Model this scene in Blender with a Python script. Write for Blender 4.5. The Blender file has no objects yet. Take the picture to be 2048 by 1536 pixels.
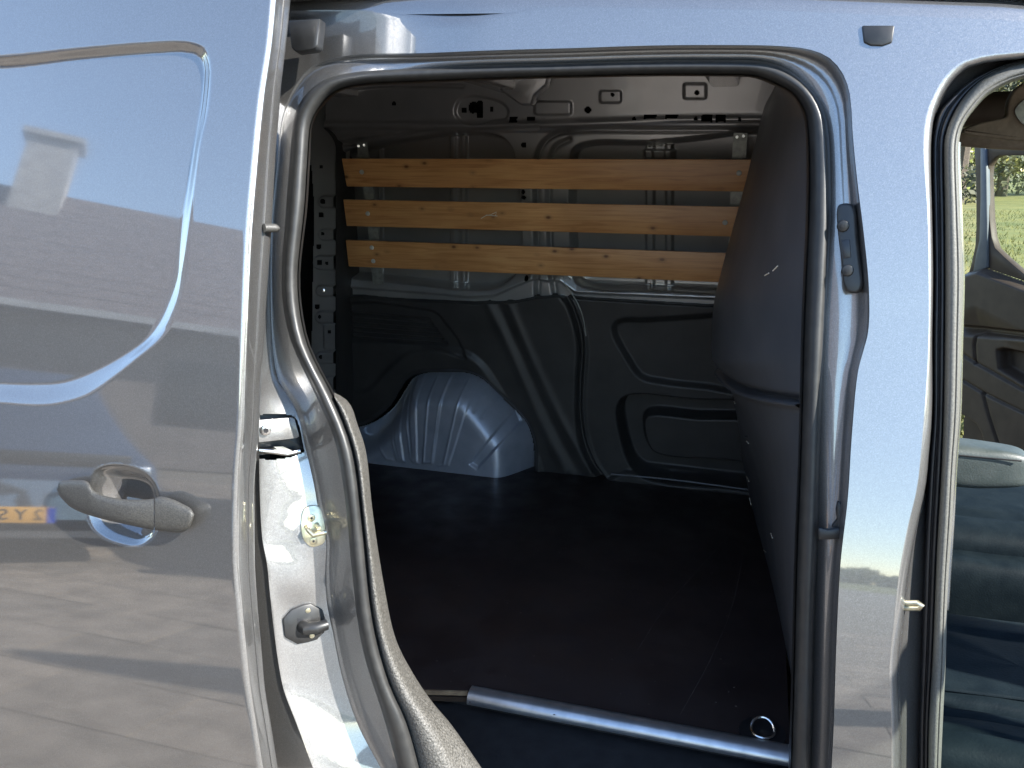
import bpy, bmesh, math, random
import numpy as np
from mathutils import Vector, Matrix
random.seed(4)
S = bpy.context.scene
R = math.radians

# ------------------------------------------------------------------ camera
CAM = np.array([0.0, -1.0, 1.55]); YAW, PIT, FPX = R(16.7), R(14.7), 1630.0
cd = bpy.data.cameras.new('camera'); cam = bpy.data.objects.new('camera', cd)
S.collection.objects.link(cam); S.camera = cam
cam.location = CAM; cam.rotation_euler = (R(90) - PIT, 0, YAW)
cd.sensor_width = 36; cd.lens = 36 * FPX / 2048; cd.clip_start = 0.02; cd.clip_end = 3000
S.render.resolution_x, S.render.resolution_y = 1024, 768

# ------------------------------------------------------------------ sky, sun, exposure
SUN_EL, SUN_AZ = R(35), R(107)          # azimuth clockwise from +Y (into the van)
w = bpy.data.worlds.new('World'); S.world = w; w.use_nodes = True
nt = w.node_tree; sky = nt.nodes.new('ShaderNodeTexSky'); sky.sky_type = 'NISHITA'
sky.sun_disc = False; sky.sun_elevation = SUN_EL; sky.sun_rotation = SUN_AZ
sky.air_density = 1.0; sky.dust_density = 0.0; sky.ozone_density = 1.1
bg = nt.nodes['Background']; nt.links.new(sky.outputs[0], bg.inputs[0]); bg.inputs[1].default_value = 0.15
sl = bpy.data.lights.new('sun', 'SUN'); sl.energy = 5.0; sl.angle = R(0.53); sl.color = (1, .955, .88)
so = bpy.data.objects.new('sun', sl); S.collection.objects.link(so)
sd = Vector((math.sin(SUN_AZ) * math.cos(SUN_EL), math.cos(SUN_AZ) * math.cos(SUN_EL), math.sin(SUN_EL)))
so.rotation_euler = sd.to_track_quat('Z', 'Y').to_euler(); so.location = (6, -2, 8)
vs = S.view_settings; vs.view_transform = 'Standard'; vs.look = 'None'; vs.exposure = 1.8; vs.gamma = 1

# ------------------------------------------------------------------ object helpers
def link(name, me, parent=None):
    o = bpy.data.objects.new(name, me); S.collection.objects.link(o)
    if parent is not None: o.parent = parent
    return o
def tag(o, label=None, cat=None, group=None, kind=None):
    if label: o['label'] = label
    if cat: o['category'] = cat
    if group: o['group'] = group
    if kind: o['kind'] = kind
    return o
def empty(name, loc=(0, 0, 0), rz=0):
    o = bpy.data.objects.new(name, None); S.collection.objects.link(o)
    o.location = loc; o.rotation_euler = (0, 0, rz); o.empty_display_size = .1
    return o
def mk(name, V, Fc, mat, parent=None, smooth=True, sharp=None):
    me = bpy.data.meshes.new(name); V = np.asarray(V, float)
    me.from_pydata(V.tolist(), [], [tuple(int(i) for i in f) for f in Fc]); me.update()
    me.materials.append(mat)
    if smooth:
        me.polygons.foreach_set('use_smooth', [True] * len(me.polygons))
        if sharp: me.set_sharp_from_angle(angle=R(sharp))
    return link(name, me, parent)
def grid_faces(ny, nx, wrap=False):
    i = np.arange(ny - 1)[:, None] * nx; j = np.arange(nx if wrap else nx - 1)[None, :]
    j2 = (j + 1) % nx
    return np.stack([i + j, i + j2, i + nx + j2, i + nx + j], -1).reshape(-1, 4)
class MB:
    def __init__(s): s.v = []; s.f = []
    def add(s, V, Fc):
        n = len(s.v); s.v += [tuple(p) for p in V]; s.f += [tuple(int(i) + n for i in f) for f in Fc]; return s
    def box(s, c, d, M=None):
        P = [Vector((x * d[0] / 2, y * d[1] / 2, z * d[2] / 2)) for x in (-1, 1) for y in (-1, 1) for z in (-1, 1)]
        if M is not None: P = [M @ p for p in P]
        P = [p + Vector(c) for p in P]
        return s.add(P, [(0, 1, 3, 2), (4, 6, 7, 5), (0, 4, 5, 1), (2, 3, 7, 6), (0, 2, 6, 4), (1, 5, 7, 3)])
    def tube(s, pts, r, n=10, caps=True):
        pts = [Vector(p) for p in pts]; rr = r if isinstance(r, (list, tuple)) else [r] * len(pts)
        V = []; up = None
        for i, p in enumerate(pts):
            t = (pts[min(i + 1, len(pts) - 1)] - pts[max(i - 1, 0)]).normalized()
            if up is None: up = t.orthogonal().normalized()
            up = (up - t * up.dot(t)).normalized(); b = t.cross(up)
            for k in range(n):
                a = 2 * math.pi * k / n; V.append(p + (up * math.cos(a) + b * math.sin(a)) * rr[i])
        Fc = grid_faces(len(pts), n, True).tolist()
        if caps: Fc += [tuple(range(n - 1, -1, -1)), tuple(len(V) - n + k for k in range(n))]
        return s.add(V, Fc)
    def build(s, name, mat, parent=None, bevel=0, seg=2, smooth=True, sharp=40):
        me = bpy.data.meshes.new(name); me.from_pydata([tuple(p) for p in s.v], [], s.f); me.update()
        bm = bmesh.new(); bm.from_mesh(me)
        bmesh.ops.recalc_face_normals(bm, faces=bm.faces)
        if bevel: bmesh.ops.bevel(bm, geom=[e for e in bm.edges if len(e.link_faces) == 2 and e.calc_face_angle(0) > .5], offset=bevel, segments=seg, affect='EDGES', profile=.5)
        bm.to_mesh(me); bm.free(); me.materials.append(mat)
        if smooth:
            me.polygons.foreach_set('use_smooth', [True] * len(me.polygons)); me.set_sharp_from_angle(angle=R(sharp))
        return link(name, me, parent)
def prism(name, P, n, depth, mat, parent=None, bevel=.002, seg=2):
    """polygon P (3D points, roughly planar) thickened by depth along -n (n points at the viewer)"""
    n = Vector(n).normalized(); P = [Vector(p) for p in P]; k = len(P); m = MB()
    V = P + [p - n * depth for p in P]
    F_ = [tuple(range(k)), tuple(range(2 * k - 1, k - 1, -1))] + [(i, k + i, k + (i + 1) % k, (i + 1) % k) for i in range(k)]
    return m.add(V, F_).build(name, mat, parent, bevel, seg)

# ------------------------------------------------------------------ survey helpers: sight lines onto the real surfaces
fw = np.array([-math.sin(YAW) * math.cos(PIT), math.cos(YAW) * math.cos(PIT), -math.sin(PIT)])
rt = np.array([math.cos(YAW), math.sin(YAW), 0.]); upv = np.cross(rt, fw)
def ray(x, y):
    x = np.asarray(x, float)[..., None]; y = np.asarray(y, float)[..., None]
    return fw + rt * (x - 1024) / FPX - upv * (y - 768) / FPX
def prof(z): u = z - .95; return .128 * u + .075 * u * u          # tumblehome of the body side
def side(x, y, off=0.):                                             # near body side, off = metres inwards
    d = ray(x, y); t = np.ones(d.shape[:-1])
    for _ in range(30):
        z = CAM[2] + d[..., 2] * t; t = (prof(z) + off - CAM[1]) / d[..., 1]
    return CAM + d * t[..., None]
WF = 1.62; ZF = .54
def far(x, y, off=0.):                                              # far cargo wall, off = metres towards us
    d = ray(x, y); t = np.ones(d.shape[:-1]) * 2.6
    for _ in range(30):
        z = CAM[2] + d[..., 2] * t; t = (WF - off - prof(z) - CAM[1]) / d[..., 1]
    return CAM + d * t[..., None]
def atY(x, y, Y): d = ray(x, y); return CAM + d * ((Y - CAM[1]) / d[..., 1])[..., None]
def atZ(x, y, Z): d = ray(x, y); return CAM + d * ((Z - CAM[2]) / d[..., 2])[..., None]
def atP(x, y, P0, n):
    d = ray(x, y); n = np.asarray(n, float); return CAM + d * (((np.asarray(P0) - CAM) @ n) / (d @ n))[..., None]
def crom(P, n=8):
    P = np.asarray(P, float); Q = np.vstack([2 * P[0] - P[1], P, 2 * P[-1] - P[-2]]); out = []
    for i in range(1, len(Q) - 2):
        p0, p1, p2, p3 = Q[i - 1:i + 3]
        # centripetal
        t0 = 0; t1 = t0 + max(np.linalg.norm(p1 - p0), 1e-6) ** .5; t2 = t1 + max(np.linalg.norm(p2 - p1), 1e-6) ** .5; t3 = t2 + max(np.linalg.norm(p3 - p2), 1e-6) ** .5
        for t in np.linspace(t1, t2, n, endpoint=False):
            A1 = (t1 - t) / (t1 - t0) * p0 + (t - t0) / (t1 - t0) * p1; A2 = (t2 - t) / (t2 - t1) * p1 + (t - t1) / (t2 - t1) * p2
            A3 = (t3 - t) / (t3 - t2) * p2 + (t - t2) / (t3 - t2) * p3
            B1 = (t2 - t) / (t2 - t0) * A1 + (t - t0) / (t2 - t0) * A2; B2 = (t3 - t) / (t3 - t1) * A2 + (t - t1) / (t3 - t1) * A3
            out.append((t2 - t) / (t2 - t1) * B1 + (t - t1) / (t2 - t1) * B2)
    out.append(P[-1]); return np.array(out)
def arc(P, n):
    P = np.asarray(P, float); s = np.r_[0, np.cumsum(np.linalg.norm(np.diff(P, axis=0), axis=1))]
    t = np.linspace(0, s[-1], n); return np.stack([np.interp(t, s, P[:, k]) for k in range(P.shape[1])], 1)
def segs(L, counts):
    """smooth the joined control points, then sample every segment by arc length"""
    allp = [L[0][0]]; cuts = [0]
    for s_ in L: allp += list(s_[1:]); cuts.append(len(allp) - 1)
    C_ = crom(allp, 8); out = []
    for k, n in enumerate(counts):
        q = arc(C_[cuts[k] * 8:cuts[k + 1] * 8 + 1], n + 1); out.append(q if k == len(counts) - 1 else q[:-1])
    return np.vstack(out)
def xofy(T):
    T = sorted((b, a) for a, b in T); ys = [t[0] for t in T]; C_ = crom([(t[1], t[0]) for t in T], 8)
    return lambda y: np.interp(y, C_[:, 1], C_[:, 0])
def sdf(poly, X, Y, closed=True):
    P = np.asarray(poly, float); Q = np.roll(P, -1, 0) if closed else P[1:]; P_ = P if closed else P[:-1]
    d = np.full(X.shape, 1e9); ins = np.zeros(X.shape, bool)
    for (x0, y0), (x1, y1) in zip(P_, Q):
        ex, ey = x1 - x0, y1 - y0; L = ex * ex + ey * ey + 1e-12
        t = np.clip(((X - x0) * ex + (Y - y0) * ey) / L, 0, 1)
        d = np.minimum(d, np.hypot(X - x0 - ex * t, Y - y0 - ey * t))
        if closed:
            c = ((y0 > Y) != (y1 > Y)); ins ^= c & (X < (ex * (Y - y0) / (ey if abs(ey) > 1e-9 else 1e-9) + x0))
    return np.where(ins, -d, d) if closed else d
def ss(a, b, x): t = np.clip((x - a) / (b - a), 0, 1); return t * t * (3 - 2 * t)
def closedc(P, n=6):
    P = list(P); Q = crom([P[-1]] + P + [P[0], P[1]], n); return Q[n:-n - 1][: n * len(P)]
def rrect(x0, y0, x1, y1, r, n=5):
    o = []
    for cx, cy, a0 in ((x1 - r, y0 + r, -90), (x1 - r, y1 - r, 0), (x0 + r, y1 - r, 90), (x0 + r, y0 + r, 180)):
        for k in range(n + 1): a = R(a0 + 90 * k / n); o.append((cx + r * math.cos(a), cy + r * math.sin(a)))
    return o
def field_mesh(name, X, Y, base, disp, mat, parent, dirv=(0, -1, 0), keep=None, smooth=True):
    """relief sheet: base(X,Y) points moved by disp along dirv; keep masks out real holes"""
    P = base(X, Y) + disp[..., None] * np.asarray(dirv, float); ny, nx = X.shape
    Fc = grid_faces(ny, nx)[:, ::-1]
    if keep is not None:
        k = (keep[:-1, :-1] & keep[1:, :-1] & keep[:-1, 1:] & keep[1:, 1:]).reshape(-1); Fc = Fc[k]
    return mk(name, P.reshape(-1, 3), Fc, mat, parent, smooth)
def loft(name, rows, mat, parent, smooth=True, sharp=None):
    rows = [np.asarray(r, float) for r in rows]; V = np.vstack(rows)
    return mk(name, V, grid_faces(len(rows), len(rows[0])), mat, parent, smooth, sharp)

# ------------------------------------------------------------------ materials
def node_mat(name, base, rough=.5, metal=0., coat=0., coat_r=.03, spec=.5):
    m = bpy.data.materials.new(name); m.use_nodes = True; b = m.node_tree.nodes['Principled BSDF']
    b.inputs['Base Color'].default_value = (*base, 1); b.inputs['Roughness'].default_value = rough
    b.inputs['Metallic'].default_value = metal; b.inputs['Coat Weight'].default_value = coat
    b.inputs['Coat Roughness'].default_value = coat_r; b.inputs['Specular IOR Level'].default_value = spec
    return m, m.node_tree, b
def tex(nt, kind, scale, coords='Object', vec=None, **kw):
    n = nt.nodes.new(kind); n.inputs['Scale'].default_value = scale
    for k, v in kw.items(): n.inputs[k].default_value = v
    if vec is None:
        tc = nt.nodes.new('ShaderNodeTexCoord'); vec = tc.outputs[coords]
    nt.links.new(vec, n.inputs['Vector']); return n
def ramp(nt, src, stops):
    r = nt.nodes.new('ShaderNodeValToRGB'); nt.links.new(src, r.inputs[0]); e = r.color_ramp.elements
    while len(e) < len(stops): e.new(.5)
    for i, (p, c) in enumerate(stops): e[i].position = p; e[i].color = (*c, 1) if len(c) == 3 else c
    return r
def mapping(nt, scale=(1, 1, 1), rot=(0, 0, 0), coords='Object'):
    tc = nt.nodes.new('ShaderNodeTexCoord'); mp = nt.nodes.new('ShaderNodeMapping'); nt.links.new(tc.outputs[coords], mp.inputs[0])
    mp.inputs['Scale'].default_value = scale; mp.inputs['Rotation'].default_value = rot; return mp.outputs[0]
def mixc(nt, fac, a, b, mode='MIX'):
    m = nt.nodes.new('ShaderNodeMix'); m.data_type = 'RGBA'; m.blend_type = mode
    for i, v in ((0, fac), (6, a), (7, b)):
        if hasattr(v, 'links'): nt.links.new(v, m.inputs[i])
        else: m.inputs[i].default_value = v if i == 0 else (*v, 1)
    return m.outputs[2]
def bump(nt, b, src, strength=.2, dist=.002):
    n = nt.nodes.new('ShaderNodeBump'); n.inputs['Strength'].default_value = strength; n.inputs['Distance'].default_value = dist
    nt.links.new(src, n.inputs['Height']); nt.links.new(n.outputs[0], b.inputs['Normal']); return n
def noisy(name, c1, c2, scale=30, rough=.5, metal=0., bs=0., bscale=None, bdist=.001, coat=0., detail=4, rvar=0.):
    m, nt, b = node_mat(name, c1, rough, metal, coat)
    n = tex(nt, 'ShaderNodeTexNoise', scale, Detail=detail)
    r = ramp(nt, n.outputs[0], [(.35, c1), (.65, c2)]); nt.links.new(r.outputs[0], b.inputs['Base Color'])
    if rvar:
        n3 = tex(nt, 'ShaderNodeTexNoise', scale * .4, Detail=5)
        r3 = ramp(nt, n3.outputs[0], [(.35, (rough - rvar,) * 3), (.68, (rough + rvar,) * 3)]); nt.links.new(r3.outputs[0], b.inputs['Roughness'])
    if bs:
        n2 = tex(nt, 'ShaderNodeTexNoise', bscale or scale * 4, Detail=3); bump(nt, b, n2.outputs[0], bs, bdist)
    return m
def paint_mat(name, base, coat=1.0, rough=.36, metal=.8, mirror=.13):
    m, nt, b = node_mat(name, base, rough, metal, coat, .025)
    v = tex(nt, 'ShaderNodeTexVoronoi', 950)
    r = ramp(nt, v.outputs['Color'], [(0., tuple(c * .86 for c in base)), (.6, base), (1., tuple(min(1, c * 1.18) for c in base))])
    n = tex(nt, 'ShaderNodeTexNoise', 3, Detail=3)
    r2 = ramp(nt, n.outputs[0], [(.3, (.95,) * 3), (.7, (1.04,) * 3)])
    nt.links.new(mixc(nt, 1., r.outputs[0], r2.outputs[0], 'MULTIPLY'), b.inputs['Base Color'])
    vv = nt.nodes.new('ShaderNodeVectorMath'); vv.operation = 'SUBTRACT'; nt.links.new(v.outputs['Color'], vv.inputs[0]); vv.inputs[1].default_value = (.5, .5, .5)
    vs_ = nt.nodes.new('ShaderNodeVectorMath'); vs_.operation = 'SCALE'; nt.links.new(vv.outputs[0], vs_.inputs[0]); vs_.inputs['Scale'].default_value = .09
    ge = nt.nodes.new('ShaderNodeNewGeometry'); va = nt.nodes.new('ShaderNodeVectorMath'); nt.links.new(ge.outputs['Normal'], va.inputs[0]); nt.links.new(vs_.outputs[0], va.inputs[1])
    vn = nt.nodes.new('ShaderNodeVectorMath'); vn.operation = 'NORMALIZE'; nt.links.new(va.outputs[0], vn.inputs[0]); nt.links.new(vn.outputs[0], b.inputs['Normal'])
    b.inputs['Coat IOR'].default_value = 1.9
    gl = nt.nodes.new('ShaderNodeBsdfGlossy'); gl.inputs['Color'].default_value = (.62, .65, .70, 1); gl.inputs['Roughness'].default_value = .03
    mx = nt.nodes.new('ShaderNodeMixShader'); mx.inputs[0].default_value = mirror; out_ = nt.nodes['Material Output']
    nt.links.new(b.outputs[0], mx.inputs[1]); nt.links.new(gl.outputs[0], mx.inputs[2]); nt.links.new(mx.outputs[0], out_.inputs[0])
    # light orange peel and dust on the clear coat roughness
    n2 = tex(nt, 'ShaderNodeTexNoise', 9, Detail=6); r3 = ramp(nt, n2.outputs[0], [(.4, (.02,) * 3), (.75, (.07,) * 3)]); nt.links.new(r3.outputs[0], b.inputs['Coat Roughness'])
    return m
M = {}
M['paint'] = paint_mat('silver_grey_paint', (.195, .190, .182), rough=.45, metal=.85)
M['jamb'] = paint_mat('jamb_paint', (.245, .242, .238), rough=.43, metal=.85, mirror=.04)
M['inner'] = noisy('inner_panel_paint', (.38, .375, .37), (.46, .45, .44), 6, .36, .6, .04, 40, .001, coat=.9)
M['rubber'] = noisy('seal_rubber', (.020, .020, .0195), (.028, .0275, .026), 60, .46, 0, .15, 300, .0004, rvar=.08)
M['rubber_grain'] = noisy('flocked_rubber', (.075, .074, .066), (.11, .108, .096), 400, .55, 0, .5, 500, .0006)
M['rubber_black'] = noisy('black_rubber', (.012, .012, .014), (.02, .02, .022), 40, .35)
M['trim'] = noisy('black_cargo_trim', (.033, .032, .031), (.045, .043, .041), 12, .5, 0, .3, 420, .0005, rvar=.07)
M['grain'] = noisy('grained_sill_trim', (.040, .039, .035), (.115, .11, .10), 330, .5, 0, 1., 300, .002)
M['bulk'] = noisy('bulkhead_plastic', (.080, .084, .092), (.098, .101, .108), 8, .42, 0, .25, 500, .0004, rvar=.06)
M['black'] = noisy('black_plastic', (.012, .012, .012), (.02, .02, .02), 60, .38)
M['handle'] = noisy('grained_handle_plastic', (.030, .029, .027), (.058, .056, .050), 500, .5, 0, .6, 650, .0006)
M['zinc'] = noisy('zinc_passivated_steel', (.55, .50, .34), (.72, .68, .52), 90, .3, .9, .1, 120)
M['galv'] = noisy('galvanised_strap', (.26, .27, .25), (.40, .41, .37), 70, .5, .5, .1, 120)
M['alu'] = noisy('brushed_aluminium_nosing', (.42, .44, .47), (.56, .57, .60), 30, .34, .85, .15, 300, .0004)
M['steel'] = noisy('bright_steel', (.62, .62, .62), (.75, .75, .75), 60, .22, 1.)
M['arch'] = noisy('primed_arch_steel', (.38, .42, .50), (.46, .50, .58), 14, .46, .5, .08, 30, .001, coat=.6, rvar=.06)
M['head'] = noisy('headlining_fabric', (.03, .03, .03), (.045, .043, .04), 200, .9)
M['visor'] = noisy('visor_fabric', (.16, .12, .085), (.20, .15, .11), 90, .85)
M['doortrim'] = noisy('door_trim_plastic', (.045, .032, .024), (.060, .043, .032), 20, .5, 0, .3, 500, .0005)
M['seat'] = noisy('dark_teal_leather', (.004, .008, .011), (.007, .012, .015), 30, .62, 0, .5, 260, .0009); M['seat'].node_tree.nodes['Principled BSDF'].inputs['Specular IOR Level'].default_value = .08; M['doortrim'].node_tree.nodes['Principled BSDF'].inputs['Specular IOR Level'].default_value = .2
M['armrest'] = noisy('sunlit_armrest_leather', (.036, .048, .046), (.050, .062, .060), 30, .5, 0, .5, 260, .0009)  # lighter copy of the seat leather, with the sunlight put into its colour
M['slab'] = None

def wood_mat(seed):
    m, nt, b = node_mat('varnished_pine', (.4, .2, .08), .42, 0, .35, .2)
    vec = mapping(nt, (1.2, 1, 22)); mp = vec.node; mp.inputs['Location'].default_value = (seed * 3.1, 0, seed)
    n = nt.nodes.new('ShaderNodeTexNoise'); nt.links.new(vec, n.inputs[0]); n.inputs['Scale'].default_value = 4; n.inputs['Detail'].default_value = 8; n.inputs['Distortion'].default_value = 1.4
    r = ramp(nt, n.outputs[0], [(.28, (.54, .24, .080)), (.5, (.69, .35, .135)), (.72, (.77, .43, .18))])
    v2 = mapping(nt, (1, 1, 1.6)); v2.node.inputs['Location'].default_value = (seed * 1.7, 0, seed * .37)
    vo = nt.nodes.new('ShaderNodeTexVoronoi'); nt.links.new(v2, vo.inputs['Vector']); vo.inputs['Scale'].default_value = 13.; vo.inputs['Randomness'].default_value = 1
    k = ramp(nt, vo.outputs['Distance'], [(0, (.0, 0, 0)), (.07, (.25, .25, .25)), (.12, (.78, .78, .78)), (.24, (1, 1, 1))])
    c = mixc(nt, k.outputs[0], (.13, .04, .012), r.outputs[0])
    n4 = tex(nt, 'ShaderNodeTexNoise', 3.5, Detail=3); r4 = ramp(nt, n4.outputs[0], [(.3, (.78, .72, .66)), (.7, (1.1, 1.1, 1.1))])
    nt.links.new(mixc(nt, 1, c, r4.outputs[0], 'MULTIPLY'), b.inputs['Base Color'])
    bump(nt, b, n.outputs[0], .15, .0008)
    return m
def ply_mat():
    m, nt, b = node_mat('film_faced_plywood', (.012, .009, .009), .38)
    n = tex(nt, 'ShaderNodeTexNoise', 5, Detail=6); r = ramp(nt, n.outputs[0], [(.3, (.020, .013, .013)), (.7, (.034, .023, .021))])
    c = r.outputs[0]
    for rot, sc, st in ((.5, 3.2, .9), (1.9, 5.1, .8), (1.15, 4.3, .85)):
        v = mapping(nt, (1, 14, 1), (0, 0, rot)); q = nt.nodes.new('ShaderNodeTexNoise'); nt.links.new(v, q.inputs[0]); q.inputs['Scale'].default_value = sc * 3; q.inputs['Detail'].default_value = 9; q.inputs['Roughness'].default_value = .75
        k = ramp(nt, q.outputs[0], [(.64, (0, 0, 0)), (.74, (.7, .7, .7))]); c = mixc(nt, k.outputs[0], c, (.12, .095, .08))
    v = tex(nt, 'ShaderNodeTexVoronoi', 14); k = ramp(nt, v.outputs['Distance'], [(0, (1, 1, 1)), (.035, (.3, .3, .3)), (.05, (0, 0, 0))]); c = mixc(nt, k.outputs[0], c, (.10, .09, .085))
    nt.links.new(c, b.inputs['Base Color']); n5 = tex(nt, 'ShaderNodeTexNoise', 11, Detail=6)
    r5 = ramp(nt, n5.outputs[0], [(.3, (.33,) * 3), (.7, (.6,) * 3)]); nt.links.new(r5.outputs[0], b.inputs['Roughness'])
    return m
M['ply'] = ply_mat()
def glass_mat(name, tint=(.93, .97, .93)):
    m = bpy.data.materials.new(name); m.use_nodes = True; nt = m.node_tree; nt.nodes.clear()
    o = nt.nodes.new('ShaderNodeOutputMaterial'); t = nt.nodes.new('ShaderNodeBsdfTransparent'); g = nt.nodes.new('ShaderNodeBsdfGlossy'); mx = nt.nodes.new('ShaderNodeMixShader'); lw = nt.nodes.new('ShaderNodeLayerWeight'); pw = nt.nodes.new('ShaderNodeMath'); f = nt.nodes.new('ShaderNodeMath')
    t.inputs[0].default_value = (*tint, 1); g.inputs['Roughness'].default_value = .02; 
    pw.operation = 'POWER'; pw.inputs[1].default_value = 5; nt.links.new(lw.outputs['Facing'], pw.inputs[0]); f.operation = 'MULTIPLY_ADD'; nt.links.new(pw.outputs[0], f.inputs[0]); f.inputs[1].default_value = .9; f.inputs[2].default_value = .04
    nt.links.new(f.outputs[0], mx.inputs[0]); nt.links.new(t.outputs[0], mx.inputs[1]); nt.links.new(g.outputs[0], mx.inputs[2]); nt.links.new(mx.outputs[0], o.inputs[0]); return m
M['glass'] = glass_mat('tinted_door_glass')

# ================================================================== the van
van = tag(empty('van', (0, 0, 0)), 'silver grey panel van standing with its sliding side door and front doors open', 'van')

# ---- curves around the sliding door opening (surveyed along the frame)
CN = [44, 12, 24, 14, 40]
So = segs([[(800, 1560), (768, 1442), (723, 1294), (703, 1145), (689, 997), (666, 873), (634, 799), (606, 740), (580, 680), (566, 619), (562, 549), (570, 431), (580, 299)],
           [(580, 299), (589, 225), (607, 193), (638, 164), (693, 146)], [(693, 146), (800, 137), (950, 130), (1100, 126), (1300, 120), (1450, 119)],
           [(1450, 119), (1520, 121), (1565, 132), (1604, 157), (1638, 197), (1656, 244)],
           [(1656, 244), (1662, 314), (1663, 431), (1658, 549), (1652, 660), (1642, 868), (1637, 1077), (1631, 1233), (1626, 1441), (1622, 1560)]], CN)
Si = segs([[(850, 1560), (817, 1442), (783, 1368), (750, 1244), (728, 1046), (708, 898), (666, 789), (640, 740), (615, 685), (601, 619), (597, 549), (611, 412), (617, 314)],
           [(617, 314), (624, 244), (644, 209), (677, 181), (720, 170)], [(720, 170), (850, 163), (1000, 157), (1150, 153), (1300, 150), (1440, 150)],
           [(1440, 150), (1510, 153), (1550, 168), (1580, 183), (1599, 205), (1612, 236)],
           [(1612, 236), (1617, 314), (1616, 431), (1611, 549), (1606, 680), (1603, 816), (1600, 920), (1592, 1129), (1587, 1337), (1584, 1441), (1580, 1560)]], CN)
G = segs([[(775, 1560), (716, 1450), (684, 1353), (665, 1262), (654, 1207), (650, 1147), (652, 1080), (636, 1015), (627, 965), (611, 897), (592, 820), (556, 760), (545, 700), (541, 620), (540, 520), (543, 430), (553, 330)],
          [(553, 330), (563, 235), (585, 180), (620, 135), (690, 112)], [(690, 112), (850, 106), (1000, 100), (1150, 96), (1300, 91), (1450, 90)],
          [(1450, 90), (1560, 92), (1619, 99), (1658, 115), (1685, 146), (1700, 189)],
          [(1700, 189), (1706, 275), (1716, 373), (1728, 470), (1738, 580), (1736, 666), (1717, 738), (1704, 868), (1696, 993), (1681, 1129), (1673, 1285), (1668, 1441), (1662, 1560)]], CN)
NP = len(So); iL = CN[0]; iTL = iL + CN[1]; iT = iTL + CN[2]; iTR = iT + CN[3]
par = np.arange(NP)
def on(Cv, off): return side(Cv[:, 0], Cv[:, 1], off)
bul = lambda y: -.034 * ss(600, 1450, np.asarray(y, float))      # the pillar swells out towards its foot
wl = np.where(par < iL, 1., ss(980, 560, G[:, 0]))            # 1 on the left pillar, 0 elsewhere
wr = ss(iT, iTR, par)                    # 1 on the right pillar
# recess flange between skin edge G and the seal
offG = .062 * wl; bG = bul(G[:, 1]) * wr; rows = [on(G, offG + bG)]
for t, do in ((.05, .004), (.12, .016), (.22, .028), (.38, .033), (.55, .031), (.75, .030), (1.15, .040)):
    rows.append(on(G * (1 - t) + So * t, offG * (1 - t) + bG * max(0, 1 - t) + do * (1 - .75 * wl) + .03 * wl * t))
# pinch on the left flange where the panel bulges near the striker
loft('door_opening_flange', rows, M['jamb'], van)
# the rubber seal: three beads of slightly different height
def seal(name, A, B, off, hgt, mat, parent, prof_pts, deep=.02):
    rows = []
    for u, h in prof_pts:
        C_ = A * (1 - u) + B * u; rows.append(on(C_, off - hgt * h + (deep if h < 0 else 0)))
    return loft(name, rows, mat, parent)
seal('sliding_door_seal', So, Si, .034, .020, M['rubber'], van, [(0, -.6), (.015, -.1), (.04, .2), (.1, .58), (.18, .84), (.27, .96), (.36, 1), (.46, .99), (.58, .92), (.70, .78), (.80, .60), (.88, .38), (.94, .1), (.98, -.3), (1, -1.2)])
# inner lip behind the seal
rows = [on(Si - 0 * So, .03), on(Si + (Si - So) * .04, .055), on(Si + (Si - So) * .10, .085)]
loft('inner_flange_lip', rows, M['black'], van)

# grained trim along the rear lower pillar
m_ = Si[:iL][:, 1] >= 786
SiT = arc(Si[:iL][m_][::-1], 60)
Tr = arc(crom([(668, 785), (690, 797), (704, 815), (713, 843), (731, 898), (745, 1021), (768, 1170), (792, 1279), (827, 1348), (867, 1407), (901, 1447), (980, 1560)], 8), 60)
rows = []
for t, o in ((-.25, .045), (0, .03), (.07, .022), (.18, .020), (.30, .021), (.42, .026), (.55, .036), (.60, .044), (.78, .062), (.93, .078), (.985, .09), (1.0, .105)):
    rows.append(side(*(SiT * (1 - t) + Tr * t).T, o))
e_ = rows[-1]; rows.append(e_ + (e_ - CAM) * .04 + np.array([-.02, 0, 0])); rows.append(e_ + (e_ - CAM) * .16 + np.array([-.09, 0, 0]))
gt = loft('grained_pillar_trim', rows, M['grain'], van)
gt['label'] = 'grained grey plastic trim running down the rear lower pillar'
# seam across the trim
sm = MB().tube([side(*q, .0395) for q in ((772, 1368), (784, 1362))] , .0012).build('trim_seam', M['rubber_black'], van)

# ---- front door opening
FN = [44, 14, 8]
Fo = segs([[(1783, 1560), (1783, 1442), (1778, 1340), (1788, 1239), (1796, 1162), (1814, 1061), (1834, 975), (1844, 883), (1852, 782), (1857, 680), (1857, 549), (1855, 431), (1847, 314)],
           [(1847, 314), (1847, 275), (1853, 228), (1870, 185), (1894, 148), (1930, 120)], [(1930, 120), (1990, 107), (2048, 103), (2190, 100)]], FN)
F1 = segs([[(1838, 1560), (1839, 1442), (1847, 1188), (1852, 1035), (1857, 934), (1865, 832), (1865, 680), (1867, 549), (1865, 431), (1863, 314)],
           [(1863, 314), (1866, 262), (1880, 220), (1914, 183), (1950, 156)], [(1950, 156), (1998, 133), (2048, 118), (2190, 106)]], FN)
F2 = segs([[(1856, 1560), (1858, 1442), (1866, 1300), (1874, 1100), (1885, 900), (1890, 680), (1890, 431), (1888, 314)],
           [(1888, 314), (1890, 275), (1905, 232), (1931, 190), (1965, 158)], [(1965, 158), (1998, 140), (2048, 124), (2190, 112)]], FN)
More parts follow.
